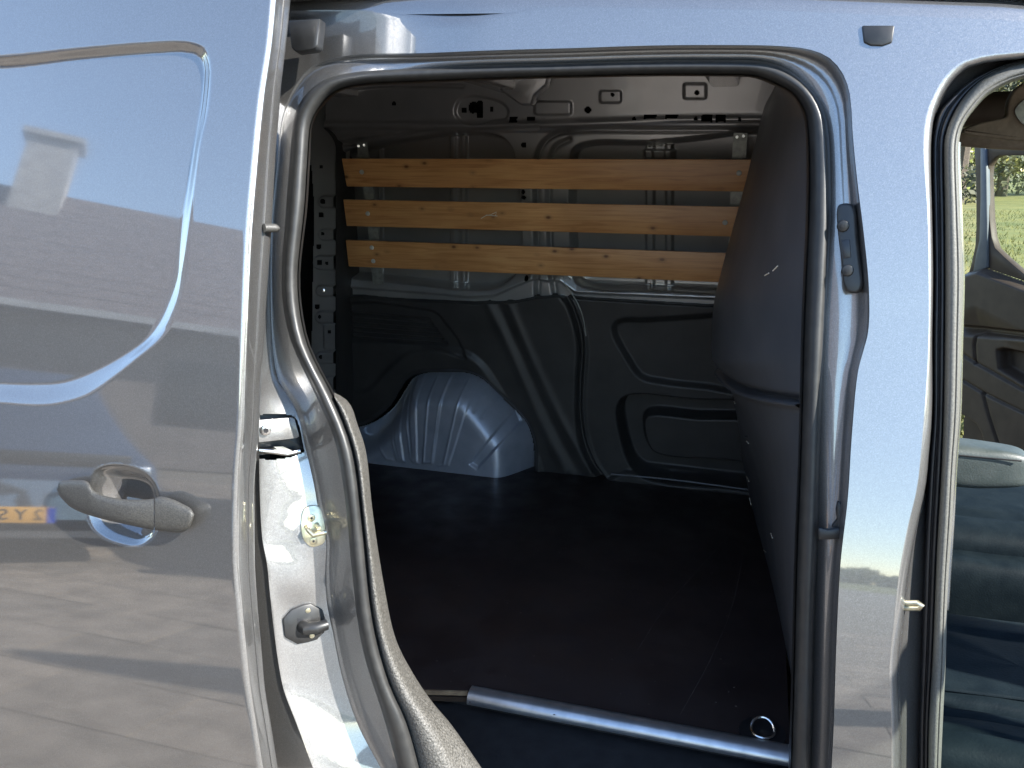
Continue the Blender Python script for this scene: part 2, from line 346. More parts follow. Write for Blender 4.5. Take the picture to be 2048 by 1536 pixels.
F3 = segs([[(1880, 1560), (1885, 1442), (1890, 1340), (1895, 1188), (1905, 1035), (1910, 934), (1918, 832), (1922, 680), (1925, 549), (1921, 431), (1917, 314)],
           [(1917, 314), (1919, 275), (1927, 249), (1948, 219), (1975, 190)], [(1975, 190), (2007, 171), (2048, 156), (2190, 140)]], FN)
rows = []
LF = np.linalg.norm(F1 - Fo, axis=1)[:, None]; RF = np.minimum(17., LF * .92); UF = (F1 - Fo) / LF
for a_ in np.linspace(0, 86, 11):
    rows.append(on(Fo + UF * RF * math.sin(R(a_)), .0125 * (1 - math.cos(R(a_))) + bul(Fo[:, 1]) * (1 - (RF / LF)[:, 0] * math.sin(R(a_)))))
E0 = Fo + UF * RF
for t, o in ((.06, .022), (.15, .032), (.5, .042), (1.2, .055)):
    rows.append(on(E0 * (1 - t) + F1 * t, o + bul(Fo[:, 1]) * max(0, 1 - t) * (1 - (RF / LF)[:, 0])))
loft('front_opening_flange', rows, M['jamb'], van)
rows = [on(F1 * (1 - u) + F2 * u, o) for u, o in ((-.04, .07), (0, .045), (.15, .032), (.35, .028), (.45, .034), (.5, .038), (.6, .03), (.8, .026), (1.02, .035), (1.05, .06))]
loft('front_door_gap_seal', rows, M['rubber_black'], van)
rows = [on(F2 * (1 - u) + F3 * u, o) for u, o in ((-.02, .05), (.0, .028), (.10, .018), (.25, .0125), (.42, .0105), (.6, .0105), (.70, .0125), (.73, .0145), (.77, .012), (.88, .0155), (.95, .026), (1., .05), (1.03, .08))]
loft('front_door_seal', rows, M['rubber_grain'], van)
F3b = F3 + np.array([3., -1.])
rows = [on(F3b, .045), on(F3b, .055)]
rows = [on(F3 + np.array([-2., 0]), .05), on(F3 + np.array([2.5, 1.]), .056), on(F3 + np.array([5., 2.]), .075), on(F3 + np.array([5., 2.]), .12)]
mk('painted_inner_lip', np.vstack([r[12:FN[0] + 4] for r in rows]), grid_faces(4, FN[0] + 4 - 12), M['jamb'], van)

# ---- outer skin: pillar between the openings, roof rail above them
def yrow_idx(Cv, i0, i1):  # right side of G and left side of Fo matched by height
    return Cv[i0:i1]
Gr = G[iTR:]; gx = xofy([tuple(p) for p in Gr]); fx = xofy([tuple(p) for p in Fo[:FN[0] + 1]])
ys = np.linspace(1560, 330, 130); xs_ = np.linspace(0, 1, 26)
YY = np.repeat(ys[:, None], 26, 1); XX = gx(ys)[:, None] * (1 - xs_) + fx(ys)[:, None] * xs_
# soft dish on the lower pillar (pressed recess beside the striker)
dsp = np.zeros_like(XX)
def sidef(X, Y): return side(X, Y, bul(Y))
b_pillar = field_mesh('pillar_skin', XX, YY, sidef, dsp, M['paint'], van)
b_pillar.data.flip_normals()
# area above y=330 up to the roof edge as one sheet cut to both curves
from mathutils.geometry import delaunay_2d_cdt
def sheet(name, outline, base, mat, parent, step=22, holes=()):
    """filled outline (survey coordinates) with inner points so that it follows the curved body"""
    O = [Vector((float(a), float(b))) for a, b in outline]; ol = np.array([(p.x, p.y) for p in O])
    gx_ = np.arange(ol[:, 0].min() + step, ol[:, 0].max(), step); gy_ = np.arange(ol[:, 1].min() + step, ol[:, 1].max(), step)
    A, B = np.meshgrid(gx_, gy_); d = sdf(ol, A, B); ok = d < -step * .35
    pts = O + [Vector((a, b)) for a, b in zip(A[ok], B[ok])]; n = len(O)
    r = delaunay_2d_cdt(pts, [], [list(range(n))], 1, 1e-4)
    V2 = np.array([(p.x, p.y) for p in r[0]]); P = base(V2[:, 0], V2[:, 1])
    o = mk(name, P, r[2], mat, parent)
    bm = bmesh.new(); bm.from_mesh(o.data); bmesh.ops.recalc_face_normals(bm, faces=bm.faces)
    s_ = sum((f.normal.y for f in bm.faces))
    if s_ > 0: bmesh.ops.reverse_faces(bm, faces=bm.faces)
    bm.to_mesh(o.data); bm.free(); return o
gtop = [tuple(p) for p in G[iL:] if p[1] < 331 or p[0] < 1500]
gcut = [tuple(p) for p in G[iL:iTR] ] + [tuple(p) for p in Gr if p[1] < 328] + [(float(gx(330)), 330.)]
fcut = [tuple(p) for p in Fo if p[1] < 328]
out = gcut + [(float(fx(330)), 330.)] + fcut + [(2190, 58), (2000, 40), (1500, 20), (1100, 15), (700, 20), (480, 20), (480, 330)]
sheet('roof_rail_skin', out, lambda X, Y: side(X, Y, .062 * ss(980, 560, X)), M['paint'], van)
# roof edge turning over above the rail
rw = []
tx = np.linspace(430, 2260, 60); base_r = side(tx, np.interp(tx, [480, 700, 1100, 1500, 2000, 2190], [24, 24, 19, 24, 44, 62]), .0004 + .062 * ss(980, 560, tx))
for dy, dz in ((0, -.004), (.004, .012), (.014, .022), (.03, .020), (.04, .010), (.052, .012), (.07, .03), (.12, .05), (.3, .075), (.8, .09), (1.5, .02)):
    r_ = base_r.copy(); r_[:, 1] += dy; r_[:, 2] += dz; r_[:, 2] = np.maximum(r_[:, 2], base_r[:, 2]); r_[:, 2] = base_r[:, 2] + dz; rw.append(r_)
loft('roof', rw, M['paint'], van).data.flip_normals()
# rear quarter skin behind the sliding door and the bright jamb it turns into
x2 = xofy([(530, -80), (528, 84), (524, 300), (519, 520), (518, 700), (518, 870), (520, 1000), (525, 1080), (534, 1128), (540, 1188), (548, 1261), (558, 1333), (568, 1381), (594, 1450), (650, 1600)])
Gl = G[:iL + 1][::-1]; gl = xofy([tuple(p) for p in Gl])
ys = np.linspace(200, 1560, 560); us = np.linspace(0, 1, 60)
YY = np.repeat(ys[:, None], 60, 1); XX = x2(ys)[:, None] * (1 - us) + gl(ys)[:, None] * us
OF = .062 * us[None, :] ** .9 + 0 * YY
# gentle swell/dish pressed in the jamb at two heights
dsp = .006 * np.exp(-((YY - 1165) / 50) ** 2) * np.sin(math.pi * us)[None, :] - .003 * np.exp(-((YY - 1230) / 50) ** 2) * np.sin(math.pi * us)[None, :]
keepj = sdf(closedc([(510, 836), (583, 832), (594, 842), (606, 892), (606, 904), (510, 914)], 3), XX, YY) > 0
Pj = side(XX, YY, OF) + dsp[..., None] * np.array([.5, -.6, 0])
Fj = grid_faces(560, 60); Pjm = keepj
kk = (Pjm[:-1, :-1] & Pjm[1:, :-1] & Pjm[:-1, 1:] & Pjm[1:, 1:]).reshape(-1)
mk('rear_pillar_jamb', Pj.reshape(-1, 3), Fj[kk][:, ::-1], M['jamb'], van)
ys = np.linspace(-60, 1600, 60); XX = np.stack([x2(ys) - 900, x2(ys) - 400, x2(ys) - 100, x2(ys) - 8, x2(ys)], 1); YY = np.repeat(ys[:, None], 5, 1)
field_mesh('rear_quarter_skin', XX, YY, lambda X, Y: side(X, Y, .004 - .004 * (X > 600)), XX * 0, M['paint'], van)

# ================================================================== sliding door (slid back, outside the body)
OD = -.12
x0 = xofy([(552, -100), (537, 84), (520, 197), (506, 333), (496, 447), (490, 561), (486, 680), (484, 744), (481, 851), (474, 942), (471, 1034), (471, 1125), (478, 1216), (487, 1307), (495, 1375), (506, 1448), (530, 1600)])
x1 = xofy([(590, -100), (573, 84), (563, 165), (557, 240), (552, 297), (545, 424), (540, 500), (533, 600), (527, 700), (521, 780), (519, 851), (509, 965), (509, 1034), (510, 1125), (515, 1205), (524, 1307), (530, 1375), (542, 1448), (566, 1600)])
ny, nx = 520, 210
ys = np.linspace(-70, 1590, ny); us = np.linspace(0, 1, nx)
XX = -170 + (x0(ys)[:, None] + 170) * us; YY = np.repeat(ys[:, None], nx, 1)
inner = crom([(-400, 140), (0, 133), (150, 116), (300, 103), (355, 101), (385, 108), (396, 130), (394, 174), (382, 262), (368, 351), (351, 440), (339, 530), (328, 588), (310, 634), (284, 680), (232, 718), (170, 749), (114, 768), (60, 772), (0, 771), (-400, 745)], 6)
outer = crom([(-400, 118), (0, 112), (150, 97), (300, 85), (375, 84), (408, 96), (421, 128), (417, 220), (401, 288), (387, 402), (378, 493), (371, 561), (356, 612), (328, 668), (273, 716), (237, 746), (182, 787), (137, 803), (85, 811), (0, 806), (-400, 780)], 6)
dO = sdf(outer, XX, YY); dI = sdf(inner, XX, YY)
t = np.clip(-dO / (-dO + np.maximum(dI, 1e-3)), 0, 1); t = np.where(dI <= 0, 1, np.where(dO >= 0, 0, t))
D = -.011 * (.4 * ss(0, 1, t) + .6 * t)
bowl = closedc([(182, 967), (192, 943), (214, 933), (240, 932), (273, 940), (296, 954), (311, 976), (318, 1005), (316, 1040), (307, 1068), (291, 1084), (270, 1090), (238, 1084), (212, 1074), (189, 1055), (177, 1028), (176, 995)], 5)
dB = sdf(bowl, XX, YY)
D += -.030 * ss(0, -44, dB) - .003 * ss(1.5, -3, dB)
# rounded hem at the leading edge
dE = (x0(YY) - XX); D += -.004 * (1 - np.sqrt(np.clip(1 - (1 - np.clip(dE / 6, 0, 1)) ** 2, 0, 1)))
door = field_mesh('sliding_door', XX, YY, lambda X, Y: side(X, Y, OD), D, M['paint'], van)
door['label'] = 'sliding side door slid back along the van, its paint mirroring sky, house and paving'
y_ = np.linspace(-100, 1600, 150); a0 = x0(y_); a1 = x1(y_)
def erow(u, off): return side(a0 * (1 - u) + a1 * u, y_, off)
rows = [erow(0, OD + .004), erow(.02, OD + .009), erow(.10, OD + .014), erow(.18, OD + .016), erow(.22, OD + .020), erow(.30, OD + .030), erow(.60, OD + .046), erow(.66, OD + .050), erow(.70, OD + .049), erow(.92, OD + .060), erow(1., OD + .068), erow(1., OD + .078), erow(.5, OD + .08), erow(-6, OD + .085)]
loft('door_edge', rows, M['jamb'], door, sharp=28)['label'] = 'bright folded front edge of the sliding door'
# door handle: a bowed bar and a separate end cap
def bar(name, xa, xb, top, bot, n, mat, parent, caps=(1, 1), standoff=None, foot=None):
    xs = np.linspace(xa, xb, n); V = []; K = 20
    for i, x in enumerate(xs):
        yt, yb = top(x), bot(x); cy = (yt + yb) / 2; hy = (yb - yt) / 2
        c = standoff(x); th = .011
        e = 1.
        if caps[0]: e *= math.sqrt(max(0, 1 - (1 - min(1, (x - xa + .4) / 10)) ** 2))
        if caps[1]: e *= math.sqrt(max(0, 1 - (1 - min(1, (xb - x + .4) / 12)) ** 2))
        for k in range(K):
            a = 2 * math.pi * k / K; ca, sa = math.cos(a), math.sin(a)
            sx = abs(ca) ** .75 * (1 if ca > 0 else -1); sy = abs(sa) ** .8 * (1 if sa > 0 else -1)
            y = cy + hy * sx * (.86 + .14 * e)
            o = OD - c - th * sy * (.5 + .5 * e)
            V.append(side(np.array(x), np.array(y), o))
    Fc = grid_faces(n, K, True).tolist() + [tuple(range(K)), tuple((n - 1) * K + k for k in range(K - 1, -1, -1))]
    o_ = mk(name, np.array(V), Fc, mat, parent, True, 50)
    bm = bmesh.new(); bm.from_mesh(o_.data); bmesh.ops.recalc_face_normals(bm, faces=bm.faces); bm.to_mesh(o_.data); bm.free(); return o_
htop = crom([(114, 978), (118, 965), (130, 961), (150, 960), (175, 963), (186, 979), (200, 988), (225, 995), (255, 999), (285, 999), (306, 997), (319, 993), (344, 998), (366, 1008), (383, 1018), (388, 1028)], 8)
hbot = crom([(114, 980), (118, 990), (126, 1000), (141, 1014), (158, 1023), (177, 1030), (212, 1040), (256, 1050), (290, 1057), (308, 1060), (335, 1064), (360, 1065), (374, 1060), (382, 1050), (388, 1032)], 8)
tf = lambda x: float(np.interp(x, htop[:, 0], htop[:, 1])); bf = lambda x: float(np.interp(x, hbot[:, 0], hbot[:, 1]))
stand = lambda x: .010 + .020 * math.sin(math.pi * min(1, max(0, (x - 114) / 210.))) ** .8 if x < 309 else .010 + .006 * (388 - x) / 80
bar('door_handle', 114, 307.5, tf, bf, 60, M['handle'], door, (1, 0), lambda x: .010 + .016 * math.sin(math.pi * min(1, (x - 114) / 240.)))
bar('handle_end_cap', 309.5, 388, tf, bf, 30, M['handle'], door, (0, 1), lambda x: .0175 - .006 * (x - 309) / 79)
# small guide pin on the door edge
p0 = side(528., 456., -.075); p1 = side(548., 456., -.062); p2 = side(560., 457., -.058)
pin = MB().tube([p0, p1, p1 * .4 + p2 * .6, p2], [.0062, .0062, .0048, .0012], 16).build('guide_pin', M['handle'], door)

# ---- fittings on the rear pillar jamb
def jpt(x, y, lift=0.):
    u = (x - x2(y)) / (gl(y) - x2(y)); p = side(np.array(float(x)), np.array(float(y)), .062 * max(0, float(u)) ** .9); return Vector(p) + jn * lift
jn = Vector((.62, -.78, .06)).normalized()
# striker plate with its loop
sp = closedc([(606, 1020), (615, 1012), (632, 1010), (640, 1016), (646, 1035), (650, 1060), (649, 1082), (638, 1090), (622, 1092), (608, 1080), (602, 1055)], 4)
stp = prism('striker_plate', [jpt(x, y, .0035) for x, y in sp], jn, .004, M['zinc'], van, .001)
stp['label'] = 'yellow zinc striker plate and loop on the white sunlit jamb'
MB().tube([jpt(612, 1052, .004), jpt(614, 1053, .02), jpt(622, 1060, .024), jpt(648, 1054, .024)], .0038, 12).build('striker_loop', M['zinc'], stp)
MB().tube([jpt(633, 1047, .004), jpt(633, 1047, .014), jpt(634, 1048, .022)], .0036, 12).build('striker_stem', M['zinc'], stp)
for (x, y, r_) in ((622, 1034, .0062), (626, 1080, .006)):
    s_ = MB().tube([jpt(x, y, .0032), jpt(x, y, .006)], r_, 16).build('striker_screw', M['zinc'], stp, .0008)
    MB().tube([jpt(x, y, .0058), jpt(x, y, .0064)], .0022, 6).build('screw_recess', M['rubber_black'], stp)
# buffer wedge block
bp = [(566, 1236), (583, 1217), (605, 1208), (621, 1205), (645, 1219), (650, 1240), (648, 1262), (633, 1277), (616, 1282), (594, 1286), (570, 1273)]
bf_ = prism('door_buffer_plate', [jpt(x, y, .005) for x, y in bp], jn, .006, M['black'], van, .0015)
bf_['label'] = 'black octagonal door buffer plate on the white sunlit jamb'
rc = [(593, 1234), (608, 1233), (611, 1262), (597, 1265)]
prism('buffer_recess', [jpt(x, y, .0058) for x, y in rc], jn, .002, M['rubber_black'], bf_, 0)
m_b = MB(); m_b.tube([jpt(604, 1250, .004), jpt(610, 1248, .016), jpt(630, 1243, .022), jpt(650, 1238, .020)], [.010, .0105, .0095, .0085], 18); m_b.build('buffer_wedge', M['black'], bf_)
for x, y in ((615, 1218), (623, 1268)):
    MB().tube([jpt(x, y, .0045), jpt(x, y, .0072)], .0042, 14).build('buffer_screw', M['zinc'], bf_, .0006)
# mid rail end cover with bolt, and the dark rail slot below it
rcv = [(505, 840), (583, 834), (589, 837), (597, 866), (598, 873), (592, 876), (505, 886)]
cv = prism('rail_end_cover', [jpt(x, y, .003) for x, y in rcv], jn, .005, M['jamb'], van, .0015)
MB().tube([jpt(531, 859, .002), jpt(531, 859, .006)], .0085, 20).build('cover_bolt', M['steel'], cv, .0012)
MB().tube([jpt(531, 859, .0055), jpt(531, 859, .0075)], .0042, 6).build('bolt_socket', M['rubber_black'], cv)
prism('rail_slot', [jpt(x, y, -.022) for x, y in ((490, 830), (585, 828), (614, 905), (490, 922))], jn, .01, M['black'], van, 0)
rl = MB(); rl.tube([jpt(500, 903, -.012), jpt(548, 906, -.008), jpt(575, 909, -.004), jpt(600, 903, -.003)], .0045, 12); rl.build('roller_rail', M['steel'], van)
ra = MB(); ra.add([jpt(548, 896, -.008), jpt(566, 893, .0), jpt(592, 905, -.002), jpt(575, 912, -.004)], [(0, 1, 2, 3)]); ra.build('roller_arm', M['galv'], van)

# ---- fittings on the front side of the opening
def fpt(x, y, off): return Vector(side(np.array(float(x)), np.array(float(y)), off))
ck = closedc([(1672, 422), (1676, 410), (1690, 406), (1704, 410), (1711, 425), (1714, 470), (1722, 540), (1725, 568), (1718, 583), (1706, 587), (1693, 582), (1686, 565), (1683, 530), (1677, 490), (1673, 450)], 4)
ckp = prism('contact_block', [fpt(x, y, .012) for x, y in ck], (-.35, -.93, .1), .016, M['black'], van, .0035, 3)
ckp['label'] = 'black plastic contact block on the front edge of the sliding door opening'
prism('contact_socket', [fpt(x, y, .0105) for x, y in ((1683, 480), (1699, 479), (1702, 514), (1687, 517))], (-.3, -.95, .1), .004, M['rubber_black'], ckp, .0006)
for x, y in ((1686, 452), (1695, 541)):
    MB().tube([fpt(x, y, .012), fpt(x, y, .0075)], [.0075, .0068], 18).build('contact_screw', M['black'], ckp, .001)
    MB().tube([fpt(x, y, .0078), fpt(x, y, .0066)], .0022, 6).build('screw_socket', M['rubber_black'], ckp)
lt = prism('check_latch', [fpt(x, y, .006) for x, y in ((1636, 1058), (1640, 1056), (1656, 1060), (1678, 1056), (1683, 1062), (1683, 1078), (1660, 1080), (1637, 1080))], (0, -1, .1), .008, M['black'], van, .0018)
lt['label'] = 'small black metal latch beside the sliding door seal'
prism('latch_bracket', [fpt(x, y, .016) for x, y in ((1676, 1003), (1683, 1006), (1689, 1030), (1689, 1075), (1681, 1108), (1672, 1108), (1676, 1085), (1664, 1052), (1674, 1040), (1672, 1020))], (0, -1, .1), .010, M['black'], lt, .0015)
fs = MB(); fs.tube([fpt(1799, 1206, .012), fpt(1836, 1206, -.002), fpt(1843, 1211, -.003), fpt(1838, 1216, -.002), fpt(1799, 1216, .012)], .0036, 12)
fst = fs.build('front_striker_loop', M['zinc'], van); fst['label'] = 'bright striker loop on the front door frame'

# pads under the roof rail
prism('upper_rail_bracket', [fpt(x, y, .012) for x, y in ((574, 40), (640, 36), (634, 92), (626, 98), (590, 103), (582, 96))], (0, -1, .2), .02, M['black'], van, .003)
prism('roof_rail_plug', [fpt(x, y, -.003) for x, y in ((1724, 50), (1790, 50), (1785, 84), (1765, 91), (1742, 90), (1728, 84))], (0, -1, .2), .01, M['black'], van, .002)

# ================================================================== cargo bay
# floor
fe0 = Vector(atZ(940., 1383., ZF)); fe1 = Vector(atZ(1400., 1470., ZF))
YE = (fe0.y + fe1.y) / 2
flz = [(-1.62, .22), (-1.2, .22), (fe0.x - .14, YE - .035), (fe0.x - .005, YE), (.12, YE), (.12, 1.72), (-1.62, 1.72)]
prism('plywood_floor', [(x, y, ZF) for x, y in flz], (0, 0, 1), .012, M['ply'], van, .0005)
prism('floor_edge', [(x, y, ZF - .0125) for x, y in [(a, b - .003) for a, b in flz[:5]] + [(.12, YE + .1), (-1.62, YE + .1)]], (0, 0, 1), .01, M['doortrim'], van, 0)
M['plyedge'] = noisy('raw_plywood_edge', (.22, .15, .09), (.34, .25, .15), 60, .8)
pe = MB(); pe.box(((flz[2][0] + flz[3][0]) / 2, (flz[2][1] + flz[3][1]) / 2 - .001, ZF - .004), (.14, .004, .009), Matrix.Rotation(math.atan2(flz[3][1] - flz[2][1], flz[3][0] - flz[2][0]), 3, 'Z')); pe.build('plywood_edge', M['plyedge'], van)
# aluminium nosing
nv = []; xs = np.linspace(fe0.x, .13, 30)
pr = [(.016, .0025), (.014, .0050), (.006, .0066), (-.002, .0066), (-.010, .0045), (-.016, 0), (-.0195, -.007), (-.020, -.014), (-.017, -.018)]
for (dy, dz) in pr: nv.append(np.stack([xs, np.full(30, YE + dy), np.full(30, ZF + dz)], 1))
nos = loft('sill_nosing', nv, M['alu'], van, sharp=50); nos.data.flip_normals(); nos['label'] = 'aluminium nosing strip along the plywood floor edge at the sliding door'
# black step below the floor edge
st = MB(); st.box((-.35, (YE + .03) / 2 + .01, ZF - .05), (1.3, YE + .02, .03)); M['step'] = noisy('sill_step_plastic', (.012, .012, .014), (.02, .02, .022), 30, .7, 0, .5, 300, .0006)
st.build('sill_step', M['step'], van, .01, 3)
sw = MB(); sw.box((-.35, .015, ZF - .24), (1.3, .05, .36)); sw.build('sill_beam', M['paint'], van, .01)
MB().box((-.3, YE + .004, ZF - .045), (1.2, .006, .06)).build('step_riser', M['step'], van)
# lashing ring at the door step
rp = Vector(atZ(1525., 1462., ZF + .006)); rg = MB()
rg.tube([rp + Vector((.021 * math.cos(a), .021 * math.sin(a), .001 + .014 * max(0, math.sin(a)))) for a in np.linspace(0, 2 * math.pi, 25)], .0028, 8, False)
rg.build('lashing_ring', M['steel'], van)
MB().tube([rp + Vector((0, 0, -.004)), rp + Vector((0, 0, -.002))], .042, 32).build('lashing_cup', M['rubber_black'], van)
M['screw2'] = noisy('lashing_zinc', (.6, .62, .65), (.75, .76, .78), 60, .3, .3)
rp = Vector(atZ(988., 943., ZF + .004)); rg = MB()
rg.tube([rp + Vector((-.008, 0, 0)), rp + Vector((-.008, -.012, .022)), rp + Vector((-.004, -.016, .026)), rp + Vector((.016, -.018, .008)), rp + Vector((.018, -.012, .0))], .0042, 8)
lr = rg.build('lashing_eye', M['screw2'], van); lr['label'] = 'small steel lashing eye in the floor near the wheel arch'
MB().tube([rp + Vector((0, 0, -.003)), rp + Vector((0, 0, -.001))], .04, 32).build('lashing_dish', M['rubber_black'], lr)

# scuffs and crumbs on the plywood
M['scuff'] = noisy('plywood_scuff', (.06, .048, .042), (.10, .08, .07), 40, .7)
V = []; Fc = []; rs = random.Random(5)
def ribbon(q, wd):
    P = crom([tuple(atZ(float(a), float(b), ZF + .0006)) for a, b in q], 8); k0 = len(V)
    for i, p in enumerate(P):
        t_ = P[min(i + 1, len(P) - 1)] - P[max(i - 1, 0)]; n_ = np.array([-t_[1], t_[0], 0]); n_ = n_ / (np.linalg.norm(n_) + 1e-9) * wd * (.3 + .7 * abs(math.sin(i * 1.7)))
        V.extend([tuple(p - n_), tuple(p + n_)])
        if i: a = k0 + 2 * i; Fc.append((a - 2, a - 1, a + 1, a))
for q, wd in (([(1275, 1300), (1330, 1215), (1400, 1135), (1468, 1060)], .0007), ([(1360, 1430), (1420, 1320), (1465, 1210), (1488, 1100)], .0007), ([(820, 1020), (850, 1026), (875, 1033)], .0009), ([(925, 1030), (965, 1036), (1015, 1046)], .0009), ([(1330, 1210), (1390, 1150), (1455, 1100)], .0005), ([(770, 1046), (830, 1052), (870, 1060)], .0006)): ribbon(q, wd)
for k in range(46):
    a, b = rs.uniform(800, 1480), rs.uniform(1000, 1430); c = np.array(atZ(a, b, ZF + .0008)); s_ = rs.uniform(.0012, .003); k0 = len(V)
    V.extend([tuple(c + [s_, 0, 0]), tuple(c + [0, s_ * .6, .001]), tuple(c + [-s_, 0, 0]), tuple(c + [0, -s_ * .6, 0])]); Fc.append((k0, k0 + 1, k0 + 2, k0 + 3))
tag(mk('floor_scuffs', V, Fc, M['scuff'], van, False), kind='stuff')

# far side, metal upper half
def wallgrid(xa, xb, ya, yb, step):
    return np.meshgrid(np.arange(xa, xb + .1, step), np.arange(ya, yb + .1, step))
X, Y = wallgrid(672, 1700, 150, 610, 2.0)
H = np.full(X.shape, .055)
def pit(poly, depth, soft=5., cl=True, **k):
    """press a shape in (depth<0) or out (depth>0) of the panel"""
    global H
    H = H + depth * ss(soft, -soft, sdf(poly, X, Y))
def groove(line, depth, wid):
    global H
    d = sdf(line, X, Y, False); H = H + depth * np.exp(-(d / wid) ** 2)
wl_ = closedc([(690, 330), (705, 305), (750, 294), (830, 277), (890, 268), (960, 266), (1010, 276), (1032, 300), (1042, 350), (1048, 420), (1049, 500), (1038, 543), (1005, 568), (950, 572), (880, 566), (800, 557), (720, 549), (692, 545)], 5)
wr_ = closedc([(1150, 330), (1156, 300), (1180, 288), (1300, 286), (1700, 284), (1700, 590), (1500, 583), (1300, 574), (1190, 570), (1160, 556), (1152, 500)], 5)
groove(crom([(1082, 612), (1083, 540), (1082, 330), (1090, 295), (1115, 272), (1160, 263), (1300, 262), (1700, 260)], 6), -.030, 4.)
groove(crom([(1120, 600), (1112, 540), (1107, 330), (1118, 296), (1145, 280)], 6), -.022, 4.)
groove(crom([(676, 286), (748, 290), (833, 272), (892, 262), (1000, 261), (1090, 257)], 6), -.012, 3.)
groove([(672, 181), (800, 174), (940, 177)], -.01, 3)
H += .012 * ss(262, 256, Y - 6 * np.sin((X - 680) / 1000 * 3)) * 1.0          # rail stands proud
rail_lo = xofy  # (unused)
H += .012 * np.exp(-((Y - 244 - 10 * ss(1450, 1000, X) + 2) / 7) ** 2)
emb = closedc([(925, 230), (932, 205), (955, 196), (990, 200), (1015, 208), (1028, 222), (1024, 240), (1000, 243), (975, 252), (945, 250)], 4); pit(emb, -.010, 3)
pit(rrect(1082, 207, 1153, 233, 5), .008, 2.5); pit(rrect(1209, 186, 1250, 209, 4), .006, 2); pit(rrect(1372, 172, 1415, 201, 4), -.010, 2.5)
pit(wl_, -.075, 4.); pit(wr_, -.065, 4.)
# ribs of the outer skin seen inside the two window pressings
wmask = (sdf(wl_, X, Y) < -6) | (sdf(wr_, X, Y) < -6)
for xa, xb in ((898, 930), (1292, 1345)):
    H += .016 * ss(xa - 2, xa + 2, X) * ss(xb + 2, xb - 2, X) * wmask
H -= .012 * ss(1306, 1310, X) * ss(1334, 1330, X) * wmask; H -= .010 * ss(908, 911, X) * ss(922, 919, X) * wmask
H += .03 * ss(1285, 1292, X) * ss(1352, 1345, X) * ss(320, 316, Y) * ss(298, 302, Y) * wmask
H += .03 * ss(752, 756, X) * ss(762, 758, X) * wmask * .5
# light rail under the windows bulges out
def shelf(xs_, ys_, wd, h):
    global H
    yc = np.interp(X, xs_, ys_); H = H + h * np.clip((Y - (yc - wd)) / wd, 0, 1) * ss(yc + 5, yc, Y)
shelf([672, 700, 800, 950, 1000, 1040, 1075, 1130, 1160, 1700], [566, 567, 574, 586, 584, 566, 552, 556, 578, 600], 20, .0165)
shelf([672, 850, 1150, 1700], [283, 262, 254, 262], 11, .009)
keep = np.ones(X.shape, bool)
holes = [rrect(952, 208, 969, 228, 6), rrect(967, 206, 977, 237, 2), [(937, 220), (944, 219), (945, 226), (938, 227)], rrect(993, 218, 997, 224, 1), rrect(1295, 233, 1318, 240, 1), rrect(1337, 233, 1360, 240, 1), rrect(1408, 234, 1427, 246, 1), rrect(1435, 234, 1453, 246, 1),
         rrect(1033, 237, 1046, 247, 1), rrect(1067, 237, 1081, 243, 1), rrect(1180, 218, 1190, 228, 4), rrect(1054, 287, 1061, 295, 2), rrect(1231, 191, 1236, 196, 2), rrect(1394, 186, 1400, 192, 2), rrect(1054, 380, 1059, 386, 2), rrect(1054, 391, 1060, 396, 2), rrect(1062, 548, 1067, 556, 2), rrect(1274, 238, 1278, 243, 1), rrect(1479, 240, 1483, 245, 1), rrect(803, 208, 809, 214, 2), rrect(1394, 238, 1398, 243, 1)]
for h_ in holes: keep &= sdf(h_, X, Y) > 0
Pb = lambda X_, Y_: far(X_, Y_, 0.)
up_ = field_mesh('inner_side_frame', X, Y, Pb, H, M['inner'], van, keep=keep)
up_['label'] = 'bare grey pressed steel inner frame of the far side with two window pressings'
# dark cavity and outer skin behind the holes
xx, yy = np.meshgrid(np.linspace(600, 1800, 12), np.linspace(120, 1010, 10))
field_mesh('outer_far_skin', xx, yy, lambda a, b: far(a, b, -.085), xx * 0, M['black'], van)
# cant rail up to the roof above the frame
# black lower trims
X, Y = wallgrid(664, 1700, 560, 1000, 2.0)
H = np.full(X.shape, .085)
topl = np.interp(X, [664, 740, 800, 960, 1040, 1085, 1140, 1180, 1440, 1700], [583, 584, 590, 597, 595, 586, 583, 588, 603, 622])
dtop = Y - topl; H = H + .0 * X
H = H - .035 * ss(4, 0, dtop)
seam = crom([(1132, 575), (1150, 600), (1165, 640), (1172, 680), (1168, 760), (1168, 820), (1176, 870), (1192, 910), (1216, 945)], 6)
groove(seam, -.030, 5.); groove(seam + np.array([10, 0]), .006, 4.)
grl = [(684, 612), (860, 620), (905, 640), (945, 702), (900, 690), (684, 668)]
pit(closedc([(676, 604), (870, 612), (895, 622), (950, 706), (905, 690), (800, 675), (676, 664)], 2), -.010, 3.)
for k in range(6):
    yl = 618 + 9.3 * k; yr = yl + 15
    groove([(694, yl), (872 + 7 * k, yr)], -.018, 2.5)
pit(crom([(600, 800), (690, 778), (755, 768), (800, 724), (838, 696), (900, 690), (960, 700), (1010, 760), (1090, 960), (600, 960)], 6), .012, 7.)
for pts in ([(990, 598), (1030, 680), (1095, 830), (1142, 925)], [(1030, 596), (1065, 680), (1130, 820), (1190, 925)]):
    groove(crom(pts, 5), .006, 9.)
groove(crom([(1010, 596), (1048, 680), (1112, 825), (1165, 925)], 5), -.004, 9.)
pit(closedc([(1236, 648), (1248, 634), (1300, 632), (1700, 642), (1700, 790), (1420, 762), (1330, 752), (1290, 742), (1262, 705)], 4), -.020, 7.)
